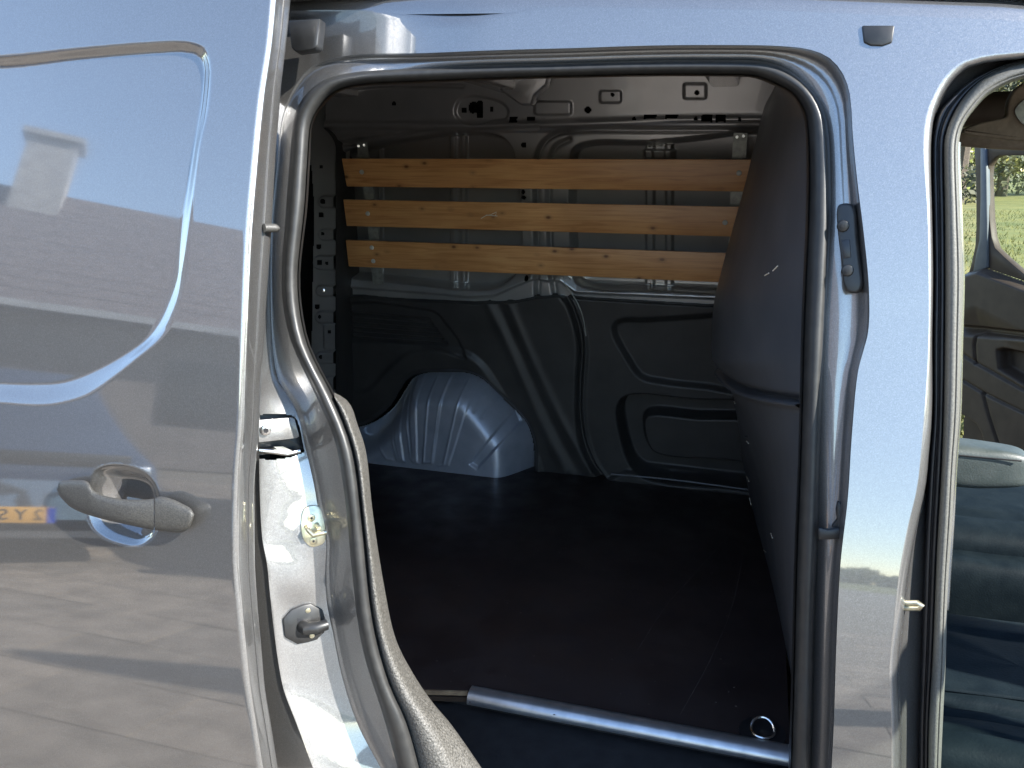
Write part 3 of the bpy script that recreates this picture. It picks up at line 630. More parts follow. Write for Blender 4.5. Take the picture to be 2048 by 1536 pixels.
pk = closedc([(1246, 800), (1262, 782), (1400, 790), (1700, 815), (1700, 985), (1480, 955), (1310, 938), (1272, 915), (1252, 860)], 4)
pit(pk, -.095, 5.)
pit(closedc([(1290, 835), (1300, 820), (1400, 826), (1700, 848), (1700, 930), (1450, 912), (1330, 904), (1303, 890)], 4), .065, 5.)
pit([(1205, 950), (1260, 925), (1700, 975), (1700, 1010), (1205, 980)], .018, 4)
archp = closedc([(640, 880), (700, 856), (745, 843), (772, 830), (800, 806), (822, 772), (836, 752), (860, 741), (900, 738), (945, 739), (975, 750), (1003, 775), (1038, 812), (1060, 838), (1072, 870), (1076, 935), (1060, 990), (640, 990)], 4)
keep = (dtop > -3) & (sdf(archp, X, Y) > 3)
H = np.where(sdf(archp, X, Y) < 14, H - .02 * ss(14, 3, sdf(archp, X, Y)), H)
tp = field_mesh('cargo_side_trim', X, Y, Pb, H, M['trim'], van, keep=keep)
tp['label'] = 'black plastic lower side trim with louvred grille and storage pocket'
# edge of the far door trim: a pale wire-like highlight strip
MB().tube([far(*q, .094) for q in crom([(1128, 566), (1142, 585), (1158, 612), (1167, 640), (1172, 672)], 5)], .0022, 8).build('trim_edge_strip', M['galv'], van)
MB().tube([far(*q, .1) for q in crom([(1222, 948), (1350, 960), (1520, 982), (1700, 1000)], 5)], .0035, 8).build('step_strip', M['bulk'], van)
# wheel arch
X, Y = wallgrid(640, 1090, 730, 960, 1.6)
da = sdf(archp, X, Y); H = .04 + .10 * np.sin(math.pi / 2 * np.clip(-da / 52, 0, 1)) + .055 * np.clip((Y - 740) / 190, 0, 1) * ss(0, 60, -da)
ribs = [((773, 831), (815, 886), (826, 888)), ((808, 806), (836, 888), (850, 890)), ((837, 759), (862, 890), (876, 893)), ((889, 742), (886, 893), (902, 894), (914, 742)), ((951, 748), (924, 897), (915, 897)), ((1037, 812), (976, 896), (984, 903), (1047, 830))]
for rb in ribs[:5]: groove(arc(rb, 16), .0028, 1.9)
pit([(886, 745), (884, 893), (903, 894), (917, 745)], .005, 2.); pit([(951, 748), (922, 897), (934, 897), (975, 752)], .003, 2.)
pit([(1037, 812), (974, 894), (988, 902), (1050, 834)], -.012, 2.5); pit([(846, 748), (864, 890), (874, 890), (862, 742)], .004, 2.)
pit([(812, 800), (838, 886), (848, 888), (826, 778)], .004, 2.); groove([(988, 760), (975, 800)], -.004, 2.5); groove([(1010, 775), (990, 812)], -.004, 2.5)
keep = da < 1.5
ar = field_mesh('wheel_arch', X, Y, Pb, H, M['arch'], van, keep=keep)
ar['label'] = 'bare blue-grey steel wheel arch with fanned pressed ribs'

# rear far corner: post with riveted tabs
YP = 1.40
X, Y = wallgrid(604, 676, 236, 830, 1.6)
xr = np.interp(Y, [236, 250, 300, 600, 830], [640, 655, 671, 672, 673]); xl = np.interp(Y, [236, 290, 420, 600, 830], [600, 620, 628, 624, 621])
xr = np.where(Y < 300, 672 - (300 - Y) ** 2 / 70 * .9, xr)
H = np.zeros(X.shape)
tabs = [(392, 415, 640, 0), (458, 480, 640, 0), (511, 538, 629, 1), (570, 592, 635, 0), (622, 645, 634, 0), (702, 726, 635, 0), (752, 778, 652, 0)]
for ya, yb, xa, b_ in tabs:
    pit(rrect(xa, ya, xa + 80, yb, (yb - ya) / 2 - 1), -.0, 2.2)
    H += .016 * ss(1.5, -1.5, sdf(rrect(xa, ya, xa + 80, yb, (yb - ya) / 2 - 1), X, Y))
pit(rrect(648, 648, 720, 698, 4), .004, 1.5)
keep = (X < xr) & (X > xl)
for (hx, hy, hw) in ((642, 334, 2.5), (651, 403, 4), (642, 430, 4), (650, 467, 2.5), (638, 493, 4), (644, 524, 4.5), (659, 525, 2.5), (634, 613, 4), (644, 632, 2.5), (660, 663, 3), (646, 712, 2.5)):
    keep &= sdf(rrect(hx - hw, hy - hw, hx + hw, hy + hw, hw * .6), X, Y) > 0
H = H - .01 * ss(330, 250, Y)
cp = field_mesh('rear_corner_post', X, Y, lambda a, b: atY(a, b, YP - prof(0) * 0 - .10 * (b * 0)), H, M['inner'], van, keep=keep)
cp['label'] = 'grey rear corner post with punched tabs down its edge'
for hx, hy in ((647, 580), (652, 763)):
    MB().tube([atY(float(hx), float(hy), YP - .012), atY(float(hx), float(hy), YP - .018)], .007, 14).build('post_rivet', M['steel'], cp, .001)
yy = np.linspace(255, 830, 60); xr1 = np.where(yy < 300, 672 - (300 - yy) ** 2 / 70 * .9, 672.)
A = atY(xr1, yy, YP); B = A + np.array([.0, .05, 0]); C_ = A + np.array([-.02, .22, 0])
loft('post_return', [A, B, C_], M['trim'], van)
# upper corner panel
X, Y = wallgrid(596, 700, 150, 330, 2.)
H = .02 * ss(3, -3, sdf(closedc([(655, 225), (668, 212), (680, 215), (684, 232), (675, 255), (662, 262), (655, 245)], 4), X, Y))
keep = sdf(closedc([(657, 228), (668, 216), (678, 218), (682, 232), (674, 252), (663, 257), (657, 245)], 4), X, Y) > 0
field_mesh('rear_corner_panel', X, Y, lambda a, b: atY(a, b, YP + .07), H, M['inner'], van, keep=keep)
# rear doors, roof, near inner side, tail: the closed shell of the cargo bay
sh = MB(); sh.box((-1.66, .9, 1.2), (.04, 1.6, 1.5)); sh.build('rear_door', M['black'], van)
MB().box((-1.50, 1.33, 1.25), (.03, .06, 1.3)).build('rear_door_seal', M['rubber_black'], van, .01)
MB().box((-1.53, 1.20, 1.25), (.03, .05, 1.3)).build('rear_door_frame', M['inner'], van, .008)
MB().box((-.2, .95, 1.815), (3.0, 1.52, .02)).build('roof_panel', M['inner'], van)
MB().box((-1.22, .125, 1.18), (.88, .05, 1.3)).build('near_inner_side', M['inner'], van)
for bx in (-.72, -1.25, -.12):
    MB().box((bx, .95, 1.785), (.075, 1.40, .035)).build('roof_bow', M['inner'], van, .008)
rb_ = prism('roof_bow_foot', [far(x, y, .16) for x, y in ((985, 150), (1095, 150), (1090, 172), (1068, 190), (1062, 210), (1040, 210), (1022, 196), (1000, 180), (975, 172))], (0, -1, 0), .05, M['inner'], van, .006)
MB().tube([Vector((-1.5, .30, 1.765)), Vector((.05, .30, 1.765))], .022, 12).build('inner_roof_rail', M['inner'], van)
MB().box((-.7, WF - .20, 1.80), (1.8, .02, .05)).build('cant_rail_flange', M['trim'], van)
MB().box((-.7, .9, .35), (2.0, 1.7, .06)).build('underbody', M['black'], van)
# boards, brackets, screws
WO = .125; M['screw'] = noisy('pale_zinc_screw', (.6, .6, .56), (.75, .75, .7), 60, .35, .2)
def strap(name, pts, wpx):
    rows = [far(np.array([p[0] - wpx / 2 for p in pts], float), np.array([p[1] for p in pts], float), .115), far(np.array([p[0] + wpx / 2 for p in pts], float), np.array([p[1] for p in pts], float), .115)]
    m = MB(); k = len(pts); P = [Vector(p) for p in rows[0]] + [Vector(p) for p in rows[1]]; Q = [p + Vector((0, .004, 0)) for p in P]
    F_ = []
    for i in range(k - 1):
        F_ += [(i, k + i, k + i + 1, i + 1), (2 * k + i, 2 * k + i + 1, 3 * k + i + 1, 3 * k + i), (i, i + 1, 2 * k + i + 1, 2 * k + i), (k + i, 3 * k + i, 3 * k + i + 1, k + i + 1)]
    m.add(P + Q, F_); return m.build(name, M['galv'], van)
brk = strap('board_bracket', [(723, 284), (738, 390), (748, 480), (756, 568)], 21)
brk2 = strap('board_bracket', [(1481, 266), (1476, 350), (1473, 440), (1466, 560), (1463, 575)], 28)
for o, pts in ((brk, ((717, 292), (728, 290))), (brk2, ((1474, 274), (1487, 272)))):
    for x, y in pts:
        MB().tube([far(float(x), float(y), .115), far(float(x), float(y), .119)], .004, 10).build('rivet', M['steel'], o)
bdef = [(((683, 317), (1560, 319)), ((693, 373), (1560, 384))), (((686, 399), (1560, 415)), ((693, 452), (1560, 476))), (((691, 480), (1560, 510)), ((697, 533), (1560, 570)))]
for i, (tp_, bt) in enumerate(bdef):
    n = 24; T = np.linspace(0, 1, n)
    def ln(a, b): return np.stack([a[0] + (b[0] - a[0]) * T, a[1] + (b[1] - a[1]) * T], 1)
    tl, bl = ln(*tp_), ln(*bt); P = far(tl[:, 0], tl[:, 1], WO + .018); Q = far(bl[:, 0], bl[:, 1], WO + .018)
    Pb_, Qb_ = P + [0, .018, 0], Q + [0, .018, 0]; m = MB(); V = np.vstack([P, Q, Qb_, Pb_])
    F_ = []
    for k in range(n - 1):
        for a in range(4): F_.append((a * n + k, ((a + 1) % 4) * n + k, ((a + 1) % 4) * n + k + 1, a * n + k + 1))
    F_ += [(0, n, 2 * n, 3 * n), (n - 1, 4 * n - 1, 3 * n - 1, 2 * n - 1)]
    m.add(V, F_); bo = m.build('wooden_board', wood_mat(i + 1), van, .002, 2)
    bo['label'] = ('topmost', 'middle', 'lowest')[i] + ' varnished pine board across the far side'
    for (x, y) in (((724, 344), (1478, 346)), ((736, 427), (1450, 445)), ((744, 495), (747, 522)))[i]:
        a = Vector(far(float(x), float(y), WO + .017)); MB().tube([a, a + Vector((0, -.004, 0)), a + Vector((0, -.006, 0))], [.0075, .007, .003], 12).build('board_screw', M['screw'], bo)
# pale scratch on the middle board
M['scr'] = noisy('bare_wood_scratch', (.75, .68, .55), (.85, .8, .7), 60, .8)
sc = MB()
for q in (((962, 437), (972, 431), (984, 429)), ((972, 430), (995, 432)), ((984, 428), (993, 424), (991, 431))):
    sc.tube([far(float(x), float(y), WO + .0185) for x, y in q], .0011, 5)
sc.build('board_scratch', M['scr'], van)

# ================================================================== bulkhead
xl_ = xofy([(1560, 140), (1550, 172), (1529, 213), (1515, 267), (1490, 369), (1466, 455), (1443, 541), (1429, 600), (1424, 658), (1425, 722), (1444, 764), (1458, 830), (1472, 920), (1493, 1025), (1525, 1155), (1556, 1311), (1577, 1441), (1592, 1560)])
Sir = Si[iT:]; xr_ = xofy([tuple(p) for p in Si[iTR - 2:]])
ys = np.linspace(150, 1560, 300); rows = []
for y in ys:
    a = float(xl_(y)); b = float(np.interp(y, [150, 170, 190, 215, 236, 300], [1510, 1560, 1590, 1608, 1618, 1622])) if y < 300 else float(xr_(y)) + 5
    b = max(b, a + 6)
    Yl = float(np.interp(y, [150, 722, 978], [.95, .92, 1.45])); ab = np.array([a]); yb_ = np.array([y])
    if y > 640:
        fz = atZ(ab, yb_, ZF - .01)[0][1]; Yl = min(Yl, fz)
    Pl = atY(ab, yb_, Yl)[0]; Pr = side(np.array(b), np.array(y), .085)
    k = ss(980, 800, np.array(y)) * .9
    mid = (Pl + Pr) / 2; tg = atY(ab, yb_, Yl * .55 + Pr[1] * .45)[0]; Ct = mid * (1 - k) + tg * k
    s = np.linspace(0, 1, 40)[:, None]; Pq = (1 - s) ** 2 * Pl + 2 * s * (1 - s) * Ct + s ** 2 * Pr
    # groove pressed around the panel
    gy = np.interp(s[:, 0], [0, .5, 1], [736, 775, 800]); dq = (y - gy)
    Pq[:, 0] += .026 * np.exp(-(dq / 6.) ** 2) - .014 * np.exp(-((dq - 11) / 6.) ** 2) + .02 * ss(0, 60, dq) * (1 - s[:, 0])
    hid = np.array([Pl + (Pl - CAM) * [0, 0, 0] + np.array([dx, dy, 0]) for dx, dy in ((.16, max(.02, WF - Yl - .05)), (.07, .22), (.02, .08))])
    hid[:, 1] = np.minimum(hid[:, 1], WF)
    rows.append(np.vstack([hid, Pq]))
bk = loft('bulkhead', rows, M['bulk'], van); bk['label'] = 'dark moulded bulkhead bulging into the cargo bay behind the seats'
def bkp(x, y):
    a = float(xl_(y)); i = int(np.argmin(abs(ys - y))); R_ = rows[i][3:]
    v = R_ - CAM; px = 1024 + FPX * (v @ rt) / (v @ fw); j = int(np.argmin(abs(px - x))); return Vector(R_[j]) + Vector((-.0012, -.0015, 0))
for q in (((1533, 552), (1542, 546)), ((1548, 540), (1556, 533)), ((1494, 880), (1498, 886)), ((1494, 950), (1498, 960)), ((1493, 995), (1496, 1010)), ((1543, 1065), (1546, 1072)), ((1466, 803), (1471, 806)), ((1528, 1096), (1533, 1102))):
    MB().tube([bkp(*p) for p in q], .0010, 5).build('scratch', M['scr'], bk)

# ================================================================== cab
MB().box((.72, .95, 1.80), (1.1, 1.44, .02)).build('headlining', M['head'], van)
MB().tube([(.12, 1.53, 1.70), (.6, 1.53, 1.705), (1.3, 1.5, 1.62), (1.75, 1.48, 1.3)], .045, 14).build('far_roof_rail', M['doortrim'], van)
fr = [(1915, 262), (1960, 266), (2010, 274), (2060, 280), (2140, 288), (2140, 306), (2060, 301), (1990, 297), (1915, 291)]
prism('far_roof_trim', [atY(float(x), float(y), 1.48) for x, y in fr], (0, -1, 0), .05, M['visor'], van, .008, 3)
vz = closedc([(1925, 262), (1960, 246), (1995, 238), (2014, 232), (2016, 208), (2028, 182), (2060, 160), (2150, 150), (2150, 285), (2060, 283), (1990, 276), (1940, 270)], 4)
vi = prism('sun_visor', [atY(float(x), float(y), 1.25) for x, y in vz], (0, -1, 0), .03, M['visor'], van, .006, 3)
prism('visor_mirror', [atY(float(x), float(y), 1.243) for x, y in closedc([(2030, 222), (2045, 202), (2075, 195), (2110, 215), (2110, 245), (2075, 255), (2046, 248)], 4)], (0, -1, 0), .004, M['galv'], vi, .001)
MB().box((.155, .89, .54), (.03, 1.6, .48)).build('bulkhead_foot', M['black'], van)
MB().box((.155, .98, 1.20), (.03, 1.4, 1.18)).build('bulkhead_back', M['black'], van)
# windscreen pillars, dashboard and floor so that daylight reaches the seats as it does in a cab
MB().tube([(1.0, .17, 1.66), (1.4, .14, 1.34), (1.9, .12, 1.02)], .11, 12).build('near_pillar_sunblock', M['black'], van)  # added thick shape out of view, keeps the sun off the passenger seat
for yy_ in (.16, 1.5):
    MB().tube([(.95, yy_, 1.76), (1.35, yy_ - .02 * (1 if yy_ < 1 else -1), 1.5), (1.85, yy_ - .05 * (1 if yy_ < 1 else -1), 1.12)], .04, 10).build('windscreen_pillar', M['paint'], van)
MB().box((1.62, .85, .85), (.5, 1.5, .45)).build('dashboard', M['black'], van, .06, 3)
MB().box((.95, .85, .36), (1.6, 1.5, .04)).build('cab_floor', M['black'], van)
# far front door, open
HG = np.array([1.32, 1.78, 1.0]); RE = np.array([.80, 2.62, 1.0]); dv = (HG - RE) / np.linalg.norm(HG - RE); nd = np.array([-dv[1], dv[0], 0]); nd = nd if nd[1] < 0 else -nd
fdoor_p = lambda X_, Y_: atP(X_, Y_, RE, nd)
X, Y = np.meshgrid(np.arange(1905, 2230, 2.), np.arange(530, 1100, 2.)); H = np.zeros(X.shape)
belt = np.interp(X, [1905, 1946, 1972, 2048, 2230], [552, 541, 533, 561, 630]); H += .05 * ss(0, 14, Y - belt) * 1. - .05 * ss(70, 125, Y - belt - (X - 1930) * .12) * .5
H -= .03 * ss(646, 652, Y - (X - 1925) * .09) * 1. ; H += .035 * ss(652, 672, Y - (X - 1925) * .09)
for q in ([(1905, 688), (1968, 727), (2048, 772), (2230, 870)], [(1905, 740), (1980, 785), (2048, 818), (2230, 905)], [(1963, 726), (1961, 690), (1964, 672), (1980, 665), (2230, 690)], [(1978, 785), (1990, 830), (2010, 890), (2030, 960)]):
    groove(q, -.012, 2.2)
pit([(2008, 700), (2020, 697), (2230, 740), (2230, 860), (2060, 765), (2012, 735)], -.05, 4.)
pit([(1905, 815), (1930, 828), (1962, 848), (1973, 868), (1982, 905), (1990, 990), (1905, 990)], -.06, 4.)
keep = (Y > belt) & (X > np.interp(Y, [530, 560, 640, 1100], [1940, 1932, 1926, 1900]))
fd = field_mesh('driver_door', X, Y, fdoor_p, H, M['doortrim'], van, dirv=nd, keep=keep)
fd['label'] = 'open far front door with brownish grey inner trim'
M['bluegrey'] = noisy('pillar_cover', (.06, .07, .085), (.08, .09, .105), 20, .5)
frm_o = [(1948, 292), (1951, 344), (1952, 400), (1952, 455), (1950, 492), (1943, 526), (1934, 555), (1944, 545), (1972, 536), (2048, 562), (2120, 590), (2120, 584), (2048, 548), (2013, 518), (1990, 496), (1983, 474), (1979, 440), (1977, 400), (1975, 350), (1977, 331), (1985, 318), (1998, 311), (2120, 310), (2120, 296)]
prism('window_frame', [Vector(atP(float(x), float(y), RE, nd)) for x, y in frm_o], nd, .03, M['doortrim'], fd, .003)
prism('window_pillar', [Vector(atP(float(x), float(y), RE + nd * .01, nd)) for x, y in ((1960, 296), (1970, 296), (1972, 340), (1974, 455), (1974, 535), (1945, 545), (1952, 505), (1958, 480), (1960, 400))], nd, .02, M['bluegrey'], fd, .004)
gl_ = prism('window_glass', [Vector(atP(float(x), float(y), RE - nd * .012, nd)) for x, y in ((1970, 305), (2150, 305), (2150, 600), (2000, 520), (1972, 500))], nd, .004, M['glass'], fd, 0)

# seats
def cushion(name, c, d, mat, parent, p=.35, rz=0, ry=0, seams=(), n=40, crown=.0):
    """upholstered block: superellipsoid with flat crown"""
    V = []; U = np.linspace(-math.pi / 2, math.pi / 2, n); W_ = np.linspace(-math.pi, math.pi, 2 * n, endpoint=False)
    sg = lambda a, q: np.sign(a) * np.abs(a) ** q
    rowsc = []
    for u in U:
        x = sg(np.cos(u), p) * sg(np.cos(W_), p) * d[0] / 2; y = sg(np.cos(u), p) * sg(np.sin(W_), p) * d[1] / 2; z = sg(np.sin(u), p) * d[2] / 2 + 0 * W_
        z = z + crown * (1 - (2 * y / d[1]) ** 2) * (z > 0)
        for (ax, pos, dep, wd) in seams:
            q = (x, y)[ax]; z = z - dep * np.exp(-((q - pos) / wd) ** 2) * (z > 0)
        z = z + .002 * np.sin(x * 37 + y * 23) * np.sin(y * 51 - x * 11)
        rowsc.append(np.stack([x, y, z], 1))
    P = np.vstack(rowsc); a = math.cos(ry), math.sin(ry)
    P = np.stack([P[:, 0] * a[0] + P[:, 2] * a[1], P[:, 1], -P[:, 0] * a[1] + P[:, 2] * a[0]], 1)
    b = math.cos(rz), math.sin(rz); P = np.stack([P[:, 0] * b[0] - P[:, 1] * b[1], P[:, 0] * b[1] + P[:, 1] * b[0], P[:, 2]], 1) + np.array(c)
    return mk(name, P, grid_faces(n, 2 * n, True), mat, parent)
ps = cushion('passenger_seat', (.46, .36, .66), (.56, .40, .20), M['seat'], van, .32, seams=((1, .10, .008, .006), (1, -.13, .010, .006)), crown=.006, n=60)
ps['label'] = 'dark teal leather passenger seat cushion with piped bolster'
cushion('seat_bolster', (.48, .155, .69), (.60, .11, .16), M['seat'], ps, .5, seams=((1, .0, .003, .004),))
cushion('seat_backrest', (.2, .36, 1.0), (.12, .42, .7), M['seat'], ps, .4, ry=R(-8))
MB().tube([(.2, .25, .765), (.45, .262, .768), (.72, .25, .762)], .0028, 8).build('seat_piping', M['seat'], ps)
ds = cushion('driver_seat', (.52, 1.20, .66), (.56, .50, .18), M['seat'], van, .35, seams=((1, -.15, .01, .008), (1, .15, .01, .008)), crown=.01)
ds['label'] = 'dark teal leather driver seat beyond the centre armrest'
cushion('seat_side', (.50, .94, .60), (.60, .12, .2), M['seat'], ds, .5)
cushion('seat_backrest', (.24, 1.2, 1.1), (.12, .48, .75), M['seat'], ds, .4, ry=R(-8))
cushion('armrest', (.31, .90, .93), (.56, .10, .095), M['armrest'], ds, .42, ry=R(0), seams=())
MB().tube([(.0, .848, .962), (.3, .848, .962), (.56, .851, .960)], .0018, 6).build('armrest_seam', M['rubber_black'], ds)
cn = MB(); cn.box((.55, .68, .52), (.7, .16, .18)); cn.build('centre_console', M['black'], van, .03, 3)
MB().tube([(.30, .66, .62), (.33, .68, .72), (.335, .69, .75)], .008, 8).build('belt_stalk', M['black'], van)
M['red'] = noisy('red_button', (.35, .02, .02), (.4, .03, .03), 60, .4)
MB().box((.335, .69, .765), (.022, .02, .03)).build('belt_buckle', M['red'], van, .004)

# near front door, open forwards (outside the picture; it shades the pillar foot)
nf = MB(); nf.box((1.30, -.52, .80), (.06, .98, .58)); nfd = nf.build('passenger_door', M['paint'], van, .015)
nfd['label'] = 'open near front door'
fr_ = MB()
for a, b in (((1.30, -.06, 1.06), (1.30, -.12, 1.72)), ((1.30, -.12, 1.72), (1.30, -.88, 1.72)), ((1.30, -.88, 1.72), (1.30, -1.0, 1.06))): fr_.tube([a, b], .034, 10)
fr_.build('window_frame', M['rubber_black'], nfd)
MB().box((1.30, -.53, 1.39), (.005, .86, .64)).build('window_glass', M['glass'], nfd)

# ================================================================== the surroundings
def slab_mats():
    m, nt, b = node_mat('paving_slab', (.2, .17, .14), .8)
    tc = nt.nodes.new('ShaderNodeNewGeometry')
    n = tex(nt, 'ShaderNodeTexNoise', 6, Detail=8); r = ramp(nt, n.outputs[0], [(.3, (.12, .10, .08)), (.7, (.25, .21, .168))])
    r2 = ramp(nt, tc.outputs['Random Per Island'], [(0, (.8, .8, .8)), (1, (1.15, 1.12, 1.08))]); nt.links.new(mixc(nt, 1, r.outputs[0], r2.outputs[0], 'MULTIPLY'), b.inputs['Base Color'])
    n2 = tex(nt, 'ShaderNodeTexNoise', 40, Detail=6); bump(nt, b, n2.outputs[0], .4, .004); return m
M['slab'] = slab_mats()
M['sand'] = noisy('sand_bed', (.12, .105, .085), (.17, .15, .12), 9, .95)
M['grass'] = noisy('mown_field', (.085, .095, .020), (.16, .145, .040), .9, .95, 0, .5, 40, .02, detail=9)
g = MB(); g.add([(-60, -60, -.03), (60, -60, -.03), (60, 3.2, -.03), (-60, 3.2, -.03)], [(0, 1, 2, 3)])
pv = tag(g.build('paved_yard', M['sand'], None), kind='structure')
sb = MB(); rng = random.Random(3)
for i in range(-22, 10):
    for j in range(-20, 5):
        sx, sy = .60, .40; x = i * sx + (sx / 2 if j % 2 else 0); y = j * sy - .2
        h = rng.uniform(0, .004); e = .007
        sb.box((x, y, -.02 + h / 2), (sx - e, sy - e, .04 + h))
tag(sb.build('paving_stone', M['slab'], pv, smooth=False), kind='stuff')
g = MB(); n = 60
gx_, gy_ = np.meshgrid(np.r_[np.linspace(-900, -40, 12), np.linspace(-30, 60, 40), np.linspace(80, 900, 12)], np.r_[np.linspace(3.2, 70, 60), np.linspace(90, 1500, 14)])
gz = -.05 + .06 * np.sin(gx_ * .7 + gy_ * .3) * np.cos(gy_ * .9)
gz = np.where(gy_ > 80, -.05, gz)
fld = tag(mk('field', np.stack([gx_, gy_, gz], -1).reshape(-1, 3), grid_faces(*gx_.shape), M['grass']), kind='structure')
# tufts of grass standing in the field, one mass
V = []; Fc = []
for i in range(9000):
    y = 3.6 + 34 * rng.random() ** 1.6; x = (y + 1) * math.tan(R(rng.uniform(9, 22))) ; h = rng.uniform(.0, .06) ; a = rng.uniform(0, 6.28); k = len(V)
    w_ = .012; V += [(x - w_ * math.cos(a), y - w_ * math.sin(a), -.05), (x + w_ * math.cos(a), y + w_ * math.sin(a), -.05), (x + rng.uniform(-.06, .06), y + rng.uniform(-.06, .06), h)]; Fc.append((k, k + 1, k + 2))
tag(mk('field_grass', V, Fc, M['grass'], fld, False), kind='stuff')
# trees along the far edge of the field
M['bark'] = noisy('bark', (.05, .04, .03), (.09, .07, .05), 14, .9)
def leaf_mat(name, c1, c2):
    m, nt, b = node_mat(name, c1, .6); g_ = nt.nodes.new('ShaderNodeNewGeometry'); r = ramp(nt, g_.outputs['Random Per Island'], [(0, c1), (1, c2)]); nt.links.new(r.outputs[0], b.inputs['Base Color'])
    return m
LM = [leaf_mat('leaves_green', (.09, .12, .022), (.19, .21, .045)), leaf_mat('leaves_olive', (.12, .12, .028), (.22, .19, .045)), leaf_mat('leaves_dark', (.03, .038, .014), (.055, .055, .02))]
def tree(x, y, h, r, mi, label):
    t = tag(empty('tree', (x, y, -.05)), label, 'tree', 'trees along the far edge of the field')
    MB().tube([(0, 0, 0), (.05, 0, h * .3), (-.1, .1, h * .6), (0, 0, h * .85)], [r * .09, r * .07, r * .05, r * .02], 8).build('trunk', M['bark'], t)
    m = MB(); rg_ = random.Random(int(x * 7 + y))
    for a in range(5):
        an = rg_.uniform(0, 6.28); z0 = h * rg_.uniform(.3, .6); m.tube([(0, 0, z0), (math.cos(an) * r * .5, math.sin(an) * r * .5, z0 + h * .18)], [r * .035, r * .012], 6)
    m.build('limb', M['bark'], t)
    cl = [(rg_.gauss(0, r * .42), rg_.gauss(0, r * .42), h * rg_.uniform(.03, .95), r * rg_.uniform(.18, .42)) for _ in range(34)]
    V = []; Fc = []
    for cx, cy, cz, cr in cl:
        for k in range(230):
            v = Vector((rg_.gauss(0, 1), rg_.gauss(0, 1), rg_.gauss(0, 1))).normalized() * cr * rg_.uniform(.5, 1.); p = Vector((cx, cy, cz)) + v
            s = rg_.uniform(.07, .17) * r / 3; a = Vector((rg_.gauss(0, 1), rg_.gauss(0, 1), rg_.gauss(0, 1))).normalized(); b = a.orthogonal().normalized(); kk_ = len(V)
            V += [p + a * s, p + b * s * .6, p - a * s, p - b * s * .6]; Fc.append((kk_, kk_ + 1, kk_ + 2, kk_ + 3))
    mk('crown', [tuple(v) for v in V], Fc, LM[mi], t, False)
for i, (az, dist, h, r, mi, lb) in enumerate(((11.3, 46, 13, 4.2, 2, 'dark bushy tree beyond the field, seen just right of the door seal'), (13.6, 58, 12, 4.0, 1, 'olive tree behind the window pillar of the open far door'), (15.6, 62, 15, 4.6, 0, 'tall pale green tree seen through the far door window'), (18.4, 60, 14, 4.6, 1, 'yellowish green tree at the right edge of the far door window'), (21.5, 63, 15, 5, 0, 'green tree at the right end of the row beyond the field'), (8.5, 56, 14, 5, 0, 'green tree at the left end of the row beyond the field'))):
    tree(math.tan(R(az)) * (dist + 1), dist, h, r, mi, lb)

# unseen wood, added to cover the bright horizon band mirrored in the paint
V = []; Fc = []; rw_ = random.Random(9)
for i in range(5200):
    a = rw_.uniform(R(95), R(285)); d_ = rw_.uniform(230, 330); x, y = math.sin(a) * d_, math.cos(a) * d_
    hh = 6 + .8 * math.sin(a * 23) + .5 * math.sin(a * 71); p = Vector((x, y, hh * rw_.random() ** .8)); s = rw_.uniform(1.2, 3.4)
    q = Vector((rw_.gauss(0, 1), rw_.gauss(0, 1), rw_.gauss(0, 1))).normalized(); b = q.orthogonal().normalized(); k = len(V)
    V += [p + q * s, p + b * s, p - q * s, p - b * s]; Fc.append((k, k + 1, k + 2, k + 3))
tag(mk('horizon_cover_wood', [tuple(v) for v in V], Fc, LM[1], None, False), 'added wood behind the paved yard, covering the bright horizon mirrored in the paint', kind='stuff')
far_g = MB(); far_g.add([(-900, -900, -.06), (900, -900, -.06), (900, 3.1, -.06), (-900, 3.1, -.06)], [(0, 1, 2, 3)]); tag(far_g.build('ground', M['grass']), kind='structure')
# invented, unseen flag added to cast the shadow on paving mirrored in the door
fl = tag(empty('shadow_flag', (2.05, -3.15, 0)), 'invented feather flag out of view, added to cast a shadow streak on the paving', 'flag')
MB().tube([(0, 0, 0), (0, 0, 2.6), (.06, .02, 3.3), (.25, .08, 3.55)], [.016, .014, .01, .006], 10).build('pole', M['steel'], fl)
fv = []
for k in range(24):
    z = .9 + 2.62 * k / 23; wd_ = .42 * math.sin(math.pi * (.12 + .86 * (k / 23)) ** .8) ** .7 + .01
    for s_ in (0, .33, .66, 1): fv.append((.31 * wd_ * s_ + .012 * math.sin(z * 5 + s_ * 3), .95 * wd_ * s_, z))
bn = mk('banner', fv, grid_faces(24, 4), M['rubber_black'], fl); so_ = bn.modifiers.new('cloth', 'SOLIDIFY'); so_.thickness = .002
MB().tube([(0, 0, 0), (0, 0, .04)], .2, 24).build('base', M['black'], fl, .006)
